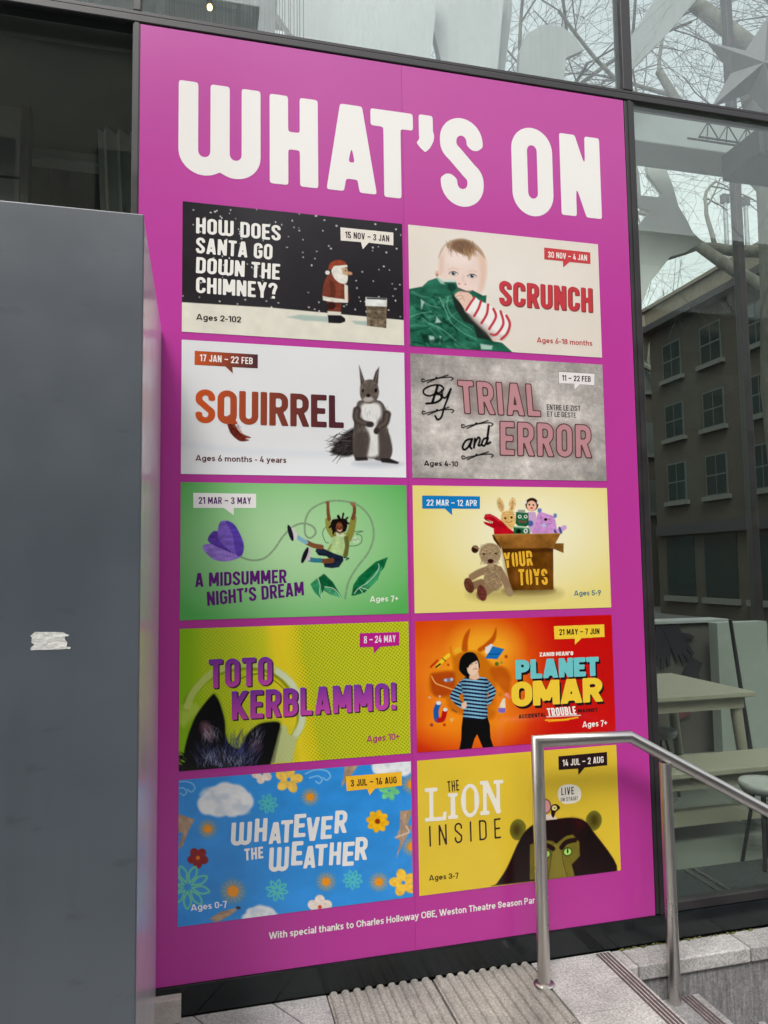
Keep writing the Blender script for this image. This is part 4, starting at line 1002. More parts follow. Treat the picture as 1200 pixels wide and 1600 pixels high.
# 2 -- baby in a green bag
pr = new_card(2, (231, 223, 211)); pr.radial(620, 380, 800, 600, (234, 227, 217), (226, 216, 202)); pr.grain(.02, 200, 5)
pr.view(640, 355, .15)
HEAD = [(300, 500), (296, 420), (310, 310), (360, 215), (450, 165), (560, 150), (680, 185), (760, 270), (795, 380), (800, 480), (790, 580), (760, 660), (690, 715), (560, 700), (450, 640), (340, 560)]
pr.poly(HEAD, (234, 212, 200), 10, sm=True)
pr.poly([(720, 300), (790, 330), (800, 480), (770, 640), (720, 690), (735, 500)], (222, 186, 162), 50, .7, sm=True)
pr.poly([(310, 330), (350, 300), (350, 470), (310, 520)], (220, 186, 172), 40, .7)
pr.ell(520, 340, 130, 70, (243, 228, 220), 90, .7); pr.ell(600, 640, 90, 50, (240, 214, 204), 50, .7); pr.ell(480, 590, 50, 40, (240, 206, 196), 40, .6)
pr.poly([(300, 330), (330, 240), (390, 170), (480, 130), (580, 128), (680, 175), (750, 245), (785, 330), (740, 290), (690, 250), (655, 280), (620, 355), (590, 300), (500, 270), (430, 235), (370, 200), (330, 270)], (172, 142, 112), 22, .9, sm=True)
pr.poly([(430, 215), (470, 150), (570, 140), (650, 185), (660, 250), (600, 300), (520, 270)], (116, 86, 64), 36, .85, sm=True)
pr.fur(90, (380, 140, 680, 260), 80, 65, (126, 94, 70), 7, .45, 35, 5); pr.fur(30, (560, 220, 690, 280), 70, 75, (190, 152, 112), 7, .5, 25, 6)
for ex, ey, fl_ in ((455, 494, -1), (650, 519, 1)):
    pr.ell(ex, ey, 52, 26, (206, 176, 166), 18, .9, 6); pr.ell(ex, ey, 46, 18, (236, 228, 224), 8, 1, 5); pr.ell(ex, ey, 23, 20, (92, 108, 112), 6); pr.ell(ex, ey, 11, 11, (24, 26, 30), 5)
    pr.ell(ex+8, ey-6, 5, 5, (250, 250, 250), 4); pr.line([(ex-48, ey+4), (ex-22, ey-16), (ex+14, ey-18), (ex+44, ey+2)], 8, (92, 70, 62), 7, .85, True)
    pr.line([(ex-50, ey-42), (ex, ey-56), (ex+50, ey-42)], 12, (214, 180, 158), 14, .6, True)
pr.line([(560, 520), (552, 560), (570, 590)], 26, (222, 190, 178), 24, .6, True); pr.ell(515, 602, 13, 8, (156, 92, 88), 8); pr.ell(578, 608, 10, 7, (170, 110, 104), 8)
pr.ell(545, 596, 46, 24, (240, 208, 198), 24, .5)
pr.ell(282, 500, 22, 34, (226, 186, 168), 10); pr.ell(284, 512, 10, 16, (150, 104, 92), 8, .8)
BAG = [(-40, 670), (130, 635), (190, 575), (290, 540), (360, 585), (480, 578), (500, 640), (620, 690), (650, 668), (760, 725), (800, 722), (792, 805), (740, 800), (660, 760), (560, 860), (680, 1010), (760, 1130), (850, 1195), (960, 1220), (1060, 1312), (1060, 1360), (-40, 1300)]
pr.poly(BAG, (44, 104, 82), 8, tex=(.35, 120, 1, 1.4))
r = random.Random(12)
for i in range(90):
    x = r.uniform(-10, 640); y = r.uniform(690, 1270); a = r.uniform(.2, 1.2) if r.random() < .7 else r.uniform(-1, 0); ln = r.uniform(60, 230)
    if x > 420 and y < 1010: continue
    c = random.Random(i).choice([(24, 62, 48), (20, 52, 42), (66, 134, 108), (84, 150, 124), (34, 88, 68)])
    pr.line([(x, y), (x+ln*.5*math.cos(a)+r.uniform(-15, 15), y+ln*.5*math.sin(a)+r.uniform(-15, 15)), (x+ln*math.cos(a), y+ln*math.sin(a))], r.uniform(8, 34), c, 18, .6, True, (1, .3))
for q in ([(310, 750), (370, 880), (430, 1010), (560, 1120), (690, 1180)], [(120, 780), (200, 830), (320, 860)], [(170, 1010), (330, 1080), (480, 1200)], [(0, 960), (100, 920), (220, 900)], [(400, 740), (390, 850), (460, 960), (640, 1080)]):
    pr.line(q, 16, (128, 190, 164), 14, .75, True, (.6, .3))
for q in ([(280, 950), (330, 1010), (262, 1020)], [(195, 1150), (250, 1160), (260, 1210), (215, 1225)], [(115, 770), (150, 800), (118, 880)], [(310, 1150), (330, 1160), (310, 1240)], [(730, 1230), (860, 1250), (850, 1290), (740, 1290)], [(275, 540), (350, 560), (360, 612), (320, 600)], [(370, 556), (470, 560), (480, 590), (380, 585)]):
    pr.poly(q, (196, 222, 210), 16, .8)
for q in ([(350, 950), (440, 1050), (330, 1010)], [(110, 1120), (190, 1150), (200, 1200), (330, 1170), (350, 1220), (150, 1230)], [(390, 600), (470, 600), (490, 650), (440, 690), (395, 660)]):
    pr.poly(q, (20, 46, 38), 24, .7)
pr.poly([(430, 700), (480, 760), (560, 830), (660, 980), (800, 1110), (860, 1200), (700, 1170), (660, 1040), (560, 1000), (470, 860)], (40, 46, 42), 20, .95)
SL = [(660, 745), (730, 780), (830, 825), (930, 885), (1010, 930), (1045, 1010), (1020, 1110), (960, 1180), (870, 1150), (760, 1060), (660, 950), (565, 870)]
pr.poly([(x+8, y+12) for x, y in SL], (176, 160, 150), 24, .6, sm=True); pr.poly(SL, (240, 237, 232), 8, sm=True); pr.poly([(640, 900), (760, 1010), (900, 1120), (980, 1150), (960, 1185), (860, 1150), (740, 1050), (620, 930)], (196, 180, 172), 50, .7)
for q in ([(672, 748), (635, 800), (585, 880)], [(740, 785), (715, 860), (670, 940)], [(815, 820), (800, 920), (745, 1015)], [(870, 865), (895, 950), (825, 1075)], [(945, 890), (972, 1020), (900, 1130), (840, 1130)], [(1005, 935), (1040, 1020), (1010, 1120), (950, 1180)]):
    pr.line(q, 26, (192, 58, 68), 7, .95, True)
pr.poly([(560, 870), (660, 960), (790, 1080), (880, 1150), (850, 1170), (760, 1090), (640, 980)], (150, 130, 126), 30, .6)
pr.poly([(480, 700), (540, 680), (610, 695), (655, 745), (610, 810), (570, 865), (535, 820), (500, 770), (470, 735)], (230, 196, 178), 10, sm=True)
for q in ([(470, 720), (505, 690), (540, 700)], [(480, 740), (530, 725), (560, 745)], [(500, 775), (545, 755), (570, 780)]): pr.line(q, 8, (190, 140, 124), 8, .7, True)
pr.line([(500, 650), (560, 682), (630, 680)], 14, (120, 86, 78), 14, .8, True)
pr.poly([(855, 1170), (900, 1180), (905, 1210), (865, 1205)], (222, 190, 172), 8)
def title(fl, pr):
    tm = line_mesh("SCRUNCH", w=.46, t=.165, sp=.085, off=.018, rnd=.02); put_line(fl, pr, tm, (580, 540), (1110, 576), (580, 398), .0004, (142, 62, 60), (.004, .003))
    put_line(fl, pr, line_mesh("SCRUNCH", w=.46, t=.165, sp=.085, off=.0, rnd=.02), (580, 540), (1110, 576), (580, 398), .0009, (196, 60, 68))
finish(2, "cream card with a baby clutching a crumpled green bag", title, (200, 62, 68), [(840, 205), (1105, 231), (1105, 298), (985, 287), (948, 320), (947, 283), (840, 273)],
       "30 NOV – 4 JAN", ((862, 263), (1085, 281), (862, 228)), "Ages 6-18 months", ((792, 752), (1107, 769), (792, 722)), (186, 76, 74), (240, 232, 222))

# 3 -- squirrel on snow
pr = new_card(3, (225, 226, 226)); pr.mix((pr.Y-540)/200, (236, 238, 240)); pr.grain(.015, 300, 2)
pr.line([(40, 565), (300, 600), (560, 615), (820, 620)], 26, (212, 217, 222), 40, .7, True)
pr.ell(1040, 668, 130, 16, (188, 192, 198), 26, .7)
pr.poly([(935, 492), (880, 510), (840, 555), (805, 600), (806, 612), (850, 626), (900, 628), (930, 600)], (44, 40, 40), 16, sm=True)
pr.fur(120, (825, 510, 930, 620), 55, 160, (48, 44, 44), 4, .8, 40, 8); pr.fur(40, (840, 520, 920, 610), 40, 165, (110, 102, 98), 3, .5, 30, 9)
BODY = [(950, 350), (1046, 350), (1080, 392), (1096, 435), (1088, 480), (1102, 540), (1113, 600), (1098, 645), (1060, 655), (1000, 640), (940, 652), (918, 620), (914, 540), (920, 470), (917, 430), (930, 385)]
pr.poly(BODY, (92, 84, 79), 6, sm=True, tex=(.25, 22, 1, .5))
pr.fur(260, (925, 380, 1095, 635), 24, 95, (64, 57, 54), 2.5, .5, 18, 11); pr.fur(160, (925, 380, 1095, 635), 20, 95, (142, 131, 122), 2.2, .45, 18, 12)
pr.poly([(964, 368), (1042, 366), (1058, 420), (1035, 468), (1046, 540), (1044, 622), (985, 628), (998, 545), (975, 470), (954, 420)], (224, 222, 218), 18, sm=True)
pr.fur(90, (970, 380, 1045, 610), 22, 95, (206, 202, 198), 3, .5, 18, 13)
pr.poly([(928, 520), (990, 510), (995, 590), (975, 640), (930, 640), (918, 590)], (78, 70, 66), 16, .8, sm=True); pr.poly([(1050, 500), (1095, 520), (1110, 600), (1090, 645), (1050, 630), (1044, 560)], (80, 72, 68), 16, .8, sm=True)
for q in ([(935, 400), (932, 440), (965, 462), (1008, 470)], [(1086, 420), (1078, 460), (1050, 480), (1032, 506)]):
    pr.line(q, 40, (66, 58, 55), 9, 1, True, (1, .6)); pr.line(q, 14, (122, 110, 102), 14, .6, True)
pr.ell(1000, 470, 18, 14, (58, 52, 52), 7); pr.ell(1034, 502, 14, 16, (58, 52, 52), 7)
pr.poly([(928, 636), (985, 634), (992, 650), (930, 652)], (52, 46, 46), 7); pr.poly([(1052, 640), (1100, 640), (1146, 660), (1140, 668), (1060, 660)], (46, 42, 44), 7)
pr.poly([(955, 262), (985, 246), (1012, 246), (1036, 266), (1046, 310), (1034, 345), (1000, 366), (965, 352), (950, 318)], (106, 96, 88), 6, sm=True, tex=(.25, 16))
pr.fur(90, (960, 262, 1036, 345), 14, 90, (76, 68, 62), 2.2, .5, 40, 15); pr.ell(992, 344, 26, 14, (196, 190, 184), 12, .8)
pr.poly([(945, 172), (954, 195), (972, 248), (954, 272), (950, 235)], (70, 62, 60), 6); pr.poly([(1046, 180), (1043, 225), (1040, 268), (1014, 250), (1028, 205)], (70, 62, 60), 6)
pr.line([(950, 190), (962, 250)], 5, (150, 134, 124), 5, .6); pr.line([(1038, 205), (1028, 252)], 5, (150, 134, 124), 5, .6)
pr.ell(1030, 298, 7, 10, (22, 20, 22), 3); pr.ell(965, 300, 5, 9, (30, 26, 26), 3); pr.ell(992, 325, 11, 9, (48, 36, 34), 4)
pr.poly([(262, 430), (292, 438), (318, 470), (346, 512), (400, 536), (372, 542), (392, 550), (350, 556), (316, 535), (290, 500), (276, 460)], (108, 40, 30), 4, sm=True, tex=(.3, 12))
pr.fur(22, (290, 465, 335, 515), 36, 48, (70, 26, 22), 3, .6, 10, 16); pr.line([(290, 445), (325, 490), (385, 538)], 5, (176, 96, 76), 4, .6, True)
def title(fl, pr):
    a, b = pr.uv(118, 462), pr.uv(868, 487)
    put_line(fl, pr, line_mesh("SQUIRREL", w=.50, t=.165, sp=.07, off=.006), (118, 462), (868, 488), (118, 292), .0006,
             lambda u, v: lrp((196, 80, 30), (78, 38, 46), (u-a[0])/(b[0]-a[0])*1.15-.05))
ta, tb_ = pr.uv(110, 130), pr.uv(432, 150)
finish(3, "white snow card with an upright grey squirrel", title, lambda u, v: lrp((196, 84, 34), (70, 36, 44), (u-ta[0])/(tb_[0]-ta[0])),
       [(110, 97), (432, 117), (432, 187), (303, 180), (306, 214), (268, 177), (110, 168)], "17 JAN – 22 FEB", ((137, 150), (406, 167), (137, 115)),
       "Ages 6 months - 4 years", ((120, 654), (580, 664), (120, 625)), (92, 48, 48), (240, 232, 226))

# 4 -- grey plaster, script and pink capitals
pr = new_card(4, (196, 190, 183)); pr.grain(.17, 120, 21); pr.grain(.12, 26, 22); pr.grain(.07, 200, 23, 1, 8); pr.grain(.08, 8, 24)
d = np.clip(np.hypot((pr.X-600)/720, (pr.Y-420)/430), 0, 1.4); pr.C *= (1.06-.24*d**2.2)[..., None]
for q in ([(305, 185), (720, 200), (780, 390), (335, 385)], [(540, 418), (1040, 432), (1062, 622), (545, 612)]): pr.poly(q, (112, 92, 90), 60, .55)
INK = (26, 22, 22)
for q, w in (([(192, 222), (178, 268), (160, 318)], 16), ([(190, 258), (150, 278), (116, 268), (116, 242), (160, 220), (205, 218), (226, 238), (206, 258), (178, 268)], 11),
             ([(180, 268), (208, 272), (212, 295), (180, 316), (128, 322)], 14), ([(216, 246), (220, 282), (240, 286), (266, 240)], 12),
             ([(268, 238), (250, 290), (228, 345), (214, 395), (192, 412), (178, 392)], 12),
             ([(382, 520), (352, 528), (332, 562), (340, 580), (362, 566), (386, 522)], 13), ([(386, 520), (374, 560), (382, 574)], 13),
             ([(402, 518), (396, 568)], 13), ([(398, 548), (420, 512), (430, 522), (422, 556), (438, 552)], 12),
             ([(474, 512), (452, 520), (440, 548), (456, 556), (476, 515)], 13), ([(482, 446), (474, 500), (470, 545), (488, 538)], 14)):
    pr.line(q, w*.9, INK, 4, 1, True)
for dx, dy in ((0, 0), (2, 182), (224, 256), (224, 432)):
    pr.line([(118+dx, 186+dy), (104+dx, 184+dy), (108+dx, 200+dy), (140+dx, 190+dy), (200+dx, 178+dy), (262+dx, 172+dy), (280+dx, 180+dy), (270+dx, 190+dy)], 7, INK, 4, .9, True)
    pr.line([(134+dx, 204+dy), (190+dx, 180+dy), (252+dx, 160+dy)], 7, INK, 4, .9)
    pr.ell(186+dx, 176+dy, 7, 6, INK, 4)
def title(fl, pr):
    for tx, q in (("TRIAL", ((318, 374), (775, 390), (306, 190))), ("ERROR", ((545, 608), (1058, 620), (545, 420)))):
        put_line(fl, pr, line_mesh(tx, w=.50, t=.165, sp=.115, off=.028, rnd=.02), *q, .0004, (92, 62, 64)); put_line(fl, pr, line_mesh(tx, w=.50, t=.165, sp=.115, off=-.006, rnd=.016), *q, .0009, (190, 138, 142))
    for tx, q in (("ENTRE LE ZIST", ((810, 352), (1000, 359), (810, 321))), ("ET LE GESTE", ((812, 390), (975, 396), (812, 361)))):
        put_line(fl, pr, line_mesh(tx, w=.5, t=.14, sp=.1, N=26), *q, .0006, (62, 56, 56))
finish(4, "mottled grey card with dusty pink outlined capitals", title, (234, 228, 226), [(880, 137), (1083, 147), (1081, 212), (998, 207), (968, 238), (968, 204), (880, 202)],
       "11 – 22 FEB", ((898, 187), (1060, 193), (898, 155)), "Ages 4-10", ((112, 672), (305, 675), (112, 643)), (28, 24, 24), (60, 54, 54), edge=(120, 110, 110))

# 5 -- green card, tulip and leaping child
pr = new_card(5, (150, 205, 140)); pr.radial(600, 330, 720, 470, (178, 218, 166), (92, 178, 92), 1.8)
for q, c in (([(155, 345), (200, 333), (260, 350), (320, 385), (345, 397), (290, 418), (220, 415), (175, 382)], (142, 112, 198)),
             ([(185, 300), (215, 270), (250, 290), (320, 380), (260, 362), (190, 328)], (88, 60, 156)),
             ([(232, 300), (240, 232), (270, 220), (300, 240), (318, 330), (322, 384), (270, 350)], (120, 92, 186)),
             ([(270, 222), (312, 236), (345, 290), (362, 345), (350, 392), (322, 384), (305, 290)], (92, 66, 170))):
    pr.poly(q, c, 4, sm=True, tex=(.22, 24, .6, 2))
for k in range(7): pr.line([(190+k*18, 345+k*5), (215+k*15, 372+k*6), (240+k*13, 405)], 3, (176, 152, 222), 3, .5, True)
STEM = crom([(345, 398), (400, 414), (460, 405), (510, 362), (560, 292), (610, 246), (660, 232), (705, 248), (718, 280), (690, 304), (666, 282), (668, 215), (700, 160), (780, 124), (870, 124), (940, 150), (990, 210), (1005, 290), (980, 370), (920, 450), (880, 520), (862, 606)], 10, False)
pr.line(STEM, 9, (124, 146, 118), 4, .85, dash=(5, 4))
pr.view(440, 765, .15833)
pr.line([(500, 380), (440, 370), (412, 430), (440, 510), (470, 520)], 7, (60, 84, 60), 5, .8, True); pr.line([(720, 410), (805, 405), (740, 430), (790, 450), (790, 510), (740, 545), (660, 550)], 7, (60, 84, 60), 5, .8, True); pr.ell(735, 490, 40, 34, (196, 224, 186), 8, .7)
pr.line([(700, 505), (715, 480), (735, 500), (750, 470), (770, 490)], 5, (120, 84, 110), 4, .7)
pr.line([(462, 300), (478, 380), (520, 440)], 62, (146, 146, 70), 8, 1, True, (.8, 1.2)); pr.line([(715, 280), (690, 400), (660, 470)], 72, (138, 136, 64), 8, 1, True, (.8, 1.1))
pr.line([(464, 150), (466, 220), (476, 290)], 34, (120, 76, 52), 6, 1, True, (.8, 1.1)); pr.line([(722, 165), (722, 220), (708, 280)], 36, (116, 74, 50), 6, 1, True, (.8, 1.1))
pr.ell(462, 135, 18, 22, (132, 84, 62), 6)
for a in (-40, -20, 0, 25): pr.line([(712, 170), (712+50*math.sin(math.radians(a)), 170-48*math.cos(math.radians(a)))], 10, (150, 100, 78), 4)
pr.poly([(510, 440), (500, 520), (455, 585), (470, 600), (540, 560), (620, 600), (640, 660), (660, 640), (670, 540), (680, 440), (620, 420)], (126, 128, 60), 8, tex=(.3, 40))
pr.poly([(500, 470), (560, 450), (640, 440), (640, 560), (620, 640), (540, 620), (480, 600), (500, 540)], (176, 204, 142), 8, sm=True, tex=(.15, 40))
pr.line([(640, 470), (648, 560), (630, 640)], 40, (96, 96, 48), 10, .9, True)
pr.poly([(365, 550), (430, 580), (520, 620), (610, 650), (615, 690), (570, 755), (500, 765), (430, 755), (420, 720), (490, 680), (450, 650), (370, 640), (340, 600)], (38, 46, 62), 7, tex=(.3, 40))
pr.line([(400, 560), (320, 545), (255, 515)], 46, (128, 82, 54), 7, 1, True); pr.line([(500, 690), (440, 695), (380, 690)], 48, (118, 72, 48), 7, 1, True, (1.1, .8))
pr.line([(250, 515), (205, 490), (165, 465)], 40, (128, 178, 196), 7, 1, True); pr.line([(385, 690), (330, 688), (280, 680)], 44, (52, 122, 142), 7, 1, True)
pr.poly([(110, 375), (130, 370), (165, 440), (160, 490), (125, 490)], (214, 208, 204), 6); pr.ell(98, 425, 22, 82, (34, 36, 46), 6, rot=-16)
pr.poly([(270, 570), (300, 575), (290, 640), (290, 690), (245, 700)], (206, 190, 192), 6); pr.ell(238, 640, 22, 84, (34, 34, 42), 6, rot=22)
pr.poly([(505, 300), (560, 285), (640, 290), (655, 330), (640, 400), (600, 420), (540, 420), (505, 400), (495, 350)], (36, 28, 26), 10, sm=True)
for x0, y0, x1, y1 in ((520, 320, 480, 370), (515, 300, 500, 330), (590, 300, 565, 255), (605, 290, 615, 235), (630, 300, 655, 275), (640, 320, 665, 330), (520, 380, 515, 430), (575, 295, 560, 262)): pr.line([(x0, y0), (x1, y1)], 18, (34, 28, 26), 6)
pr.ell(575, 372, 36, 54, (112, 68, 46), 8); pr.ell(575, 350, 26, 18, (146, 92, 62), 14, .7); pr.ell(560, 362, 6, 4, (30, 20, 18), 3); pr.ell(594, 364, 6, 4, (30, 20, 18), 3); pr.line([(562, 396), (580, 405), (596, 394)], 9, (226, 206, 194), 4, 1, True)
pr.poly([(540, 410), (580, 440), (618, 418), (620, 460), (545, 450)], (206, 212, 180), 7)
pr.line([(620, 660), (668, 668), (640, 684)], 10, (40, 44, 50), 5)
for q, c in (([(690, 1030), (710, 930), (760, 850), (860, 760), (930, 700), (1048, 655), (1010, 760), (970, 800), (950, 870), (880, 940), (820, 1000), (720, 1030)], (28, 104, 62)),
             ([(840, 880), (930, 790), (1000, 740), (970, 820), (940, 880), (860, 950), (790, 990)], (62, 152, 100)),
             ([(290, 920), (360, 860), (390, 950), (395, 1060), (330, 1000)], (52, 138, 90)), ([(365, 860), (425, 818), (510, 900), (600, 1050), (440, 940), (405, 1010)], (26, 98, 60)), ([(430, 945), (520, 970), (590, 1050), (480, 1020), (420, 980)], (74, 156, 110))):
    pr.poly(q, c, 6, tex=(.25, 30))
for q in ([(365, 860), (385, 930), (380, 1000), (400, 1050)], [(430, 945), (520, 965), (590, 1045)], [(720, 1010), (760, 960), (850, 900), (920, 830), (960, 760), (955, 720)], [(780, 950), (850, 970)], [(800, 1000), (770, 960)]): pr.line(q, 7, (206, 232, 206), 5, .9, True)
def title(fl, pr):
    for tx, q in (("A MIDSUMMER", ((117, 548), (573, 525), (117, 479))), ("NIGHT'S DREAM", ((178, 641), (660, 585), (175, 571)))):
        put_line(fl, pr, line_mesh(tx, w=.47, t=.165, sp=.07), *q, .0006, (92, 26, 112))
finish(5, "green card with a purple tulip and a leaping child", title, (238, 236, 232), [(110, 83), (423, 87), (423, 157), (312, 157), (312, 193), (262, 157), (110, 157)],
       "21 MAR – 3 MAY", ((137, 137), (398, 138), (137, 103)), "Ages 7+", ((985, 616), (1125, 612), (985, 588)), (232, 240, 220), (92, 40, 112))

# 6 -- yellow card, cardboard box of toys
pr = new_card(6, (238, 222, 140)); pr.radial(690, 300, 640, 430, (248, 244, 220), (236, 219, 132), 1.3)
pr.view(715, 765, .15417)
pr.ell(560, 1040, 460, 60, (150, 132, 70), 120, .6); pr.ell(700, 1010, 260, 30, (96, 76, 40), 60, .7)
for cx, rot in ((415, -14), (532, 8)): pr.ell(cx, 155, 34, 75, (226, 192, 130), 8, 1, rot, tex=(.25, 14)); pr.ell(cx, 160, 15, 52, (176, 128, 82), 12, .6, rot, tex=(.4, 10))
pr.poly([(430, 240), (480, 212), (540, 225), (562, 290), (556, 360), (520, 400), (450, 380), (420, 310)], (232, 190, 118), 8, sm=True, tex=(.15, 30))
for yy in range(232, 390, 20): pr.line([(428, yy), (560, yy-4)], 6, (188, 132, 70), 5, .5)
pr.ell(462, 288, 11, 11, (30, 22, 20), 4); pr.ell(525, 280, 11, 11, (30, 22, 20), 4); pr.line([(470, 322), (500, 330), (530, 318)], 6, (120, 60, 40), 4)
pr.poly([(245, 290), (262, 250), (310, 245), (370, 275), (430, 320), (500, 390), (560, 430), (560, 450), (350, 450), (345, 390), (262, 350), (240, 320), (330, 340), (340, 325)], (186, 28, 40), 6, tex=(.18, 50))
pr.line([(270, 268), (330, 268), (400, 310)], 14, (226, 84, 90), 14, .6, True); pr.line([(262, 300), (340, 340)], 9, (90, 12, 20), 5)
for k in range(4): pr.poly([(280+k*15, 313+k*5), (292+k*15, 318+k*5), (284+k*15, 326+k*5)], (235, 225, 215), 3)
pr.ell(730, 150, 66, 66, (58, 38, 32), 8); pr.ell(728, 165, 50, 52, (240, 190, 160), 8); pr.ell(705, 152, 8, 10, (40, 26, 24), 4); pr.ell(745, 156, 8, 10, (40, 26, 24), 4); pr.ell(728, 186, 16, 10, (216, 80, 70), 5); pr.ell(668, 128, 12, 16, (236, 226, 218), 6); pr.ell(792, 132, 12, 16, (236, 226, 218), 6)
pr.poly([(690, 225), (765, 225), (790, 330), (770, 430), (700, 430)], (206, 168, 206), 8); pr.ell(715, 340, 30, 30, (84, 96, 160), 10)
pr.poly([(570, 225), (695, 235), (698, 355), (668, 372), (590, 365), (565, 340)], (38, 98, 64), 6, tex=(.2, 30)); pr.poly([(590, 205), (660, 205), (662, 235), (590, 230)], (150, 160, 150), 8)
for cx in (608, 668): pr.ell(cx, 272, 19, 19, (206, 222, 200), 5); pr.ell(cx, 270, 8, 8, (20, 40, 30), 4)
pr.poly([(596, 310), (676, 318), (674, 336), (596, 328)], (122, 74, 62), 5); pr.poly([(636, 285), (650, 300), (626, 300)], (120, 170, 130), 4)
pr.poly([(545, 372), (700, 385), (712, 445), (545, 445)], (40, 100, 66), 6); pr.line([(548, 374), (700, 388)], 12, (130, 190, 144), 5); pr.ell(668, 415, 22, 24, (214, 220, 206), 6); pr.ell(668, 415, 9, 10, (40, 50, 46), 4); pr.ell(596, 418, 26, 22, (24, 36, 30), 6)
pr.poly([(770, 330), (790, 240), (830, 228), (900, 250), (950, 270), (972, 330), (980, 400), (960, 445), (750, 445), (745, 400)], (206, 148, 208), 9, sm=True, tex=(.12, 20))
pr.ell(808, 210, 22, 24, (112, 132, 190), 6); pr.ell(966, 262, 18, 24, (112, 132, 190), 6); pr.ell(870, 300, 18, 15, (60, 26, 34), 4); pr.ell(822, 285, 5, 5, (40, 30, 40), 3); pr.ell(906, 300, 5, 5, (40, 30, 40), 3); pr.line([(815, 320), (860, 350), (930, 340)], 4, (120, 70, 120), 3, 1, True); pr.ell(852, 358, 20, 20, (182, 196, 226), 6)
pr.line([(960, 425), (1010, 410), (1060, 380)], 46, (206, 160, 212), 8, 1, True); pr.line([(1010, 385), (1026, 432)], 24, (70, 80, 140), 6); pr.line([(962, 410), (976, 440)], 22, (70, 80, 140), 6)
pr.poly([(960, 540), (1052, 538), (1050, 636), (940, 590)], (130, 88, 44), 5, tex=(.25, 40)); 
pr.poly([(330, 450), (400, 470), (420, 600), (345, 500)], (78, 48, 24), 6)
pr.poly([(425, 560), (945, 585), (948, 1003), (520, 1006)], (112, 70, 32), 5, tex=(.35, 110)); pr.poly([(425, 560), (520, 570), (560, 1006), (505, 1006)], (86, 52, 26), 60, .6)
pr.poly([(430, 590), (945, 590), (940, 625), (440, 640)], (70, 42, 20), 24, .7)
pr.poly([(345, 452), (1022, 440), (945, 582), (430, 590)], (146, 98, 46), 5, tex=(.3, 90)); pr.line([(345, 452), (1022, 440)], 8, (190, 146, 84), 5)
TB = (156, 130, 98)
pr.ell(160, 596, 36, 38, (60, 36, 26), 8, 1, 15); pr.line([(150, 570), (195, 590)], 18, TB, 12)
for q in ([(280, 800), (200, 830), (130, 870)], [(400, 800), (470, 930), (505, 1030)]): pr.line(q, 70, (150, 122, 92), 12, 1, True)
pr.poly([(275, 760), (330, 745), (390, 760), (410, 860), (430, 960), (360, 1010), (250, 960), (250, 860)], TB, 12, sm=True, tex=(.3, 20))
pr.line([(330, 960), (250, 1020), (220, 1050)], 100, (148, 122, 90), 12, 1, True); pr.line([(220, 930), (140, 960), (110, 980)], 80, (140, 112, 82), 12, 1, True)
pr.ell(100, 955, 46, 78, (98, 58, 46), 9, 1, -20, tex=(.3, 16)); pr.ell(228, 1030, 46, 82, (108, 58, 50), 9, 1, -14, tex=(.3, 16)); pr.ell(505, 1020, 32, 48, (160, 136, 104), 10, 1, -20)
pr.ell(310, 640, 108, 106, (160, 136, 104), 12, 1, 0, tex=(.3, 16)); pr.ell(320, 700, 62, 48, (176, 154, 122), 20, .8)
pr.fur(500, (215, 545, 410, 740), 18, 90, (120, 98, 70), 4, .5, 90, 31); pr.fur(300, (215, 545, 400, 740), 14, 90, (200, 180, 146), 4, .5, 90, 32); pr.fur(400, (260, 770, 420, 980), 16, 90, (122, 100, 72), 4, .5, 90, 33); pr.fur(240, (260, 770, 420, 980), 14, 90, (196, 174, 140), 4, .5, 90, 34)
pr.ell(315, 715, 30, 22, (62, 36, 32), 7); pr.ell(248, 645, 9, 9, (44, 30, 26), 5); pr.ell(368, 640, 9, 9, (44, 30, 26), 5)
def title(fl, pr):
    for tx, q in (("YOUR", ((556, 501), (717, 487), (548, 416))), ("TOYS", ((637, 600), (803, 598), (632, 508)))):
        put_line(fl, pr, line_mesh(tx, w=.44, t=.17, sp=.1, stencil=True), *q, .0006, (236, 180, 50))
finish(6, "pale yellow card with a teddy beside a box of toys", title, (14, 124, 192), [(87, 92), (414, 96), (414, 166), (255, 165), (257, 203), (215, 165), (88, 165)],
       "22 MAR – 12 APR", ((112, 149), (396, 151), (112, 114)), "Ages 5-9", ((953, 661), (1110, 659), (953, 632)), (62, 122, 140), (226, 238, 240))

# 7 -- lime card, black dog ears in headphones
pr = new_card(7, (214, 206, 48)); 
t = np.clip((pr.X-60)/430, 0, 1)[..., None]; base = np.array((140, 192, 36))*(1-t)+np.array((206, 208, 44))*t
pr.C[:] = base
pr.poly([(460, 40), (610, 40), (740, 760), (560, 760)], (238, 214, 48), 50)
pr.poly([(620, 20), (1200, 0), (1200, 720), (740, 760)], (206, 206, 50), 30)
ca, sa = math.cos(.62), math.sin(.62); gx = (pr.X*ca+pr.Y*sa)/13; gy = (-pr.X*sa+pr.Y*ca)/13
dot = np.clip((.33-np.hypot(gx-np.round(gx), gy-np.round(gy)))*7+.5, 0, 1)
msk = np.clip((pr.X-110)/60, 0, 1)*(1-np.clip(1-np.abs(pr.X-(560+(pr.Y-300)*.2))/75, 0, 1)*.95)
pr.mix(dot*msk*np.clip((pr.X-520)/120, 0, 1)*.75, (120, 150, 24)); pr.mix(dot*msk*(1-np.clip((pr.X-480)/120, 0, 1))*.7, (232, 222, 60))
ARC = [(88, 455), (120, 385), (205, 300), (320, 258), (450, 258), (540, 300), (600, 370), (634, 450), (636, 530), (605, 600)]
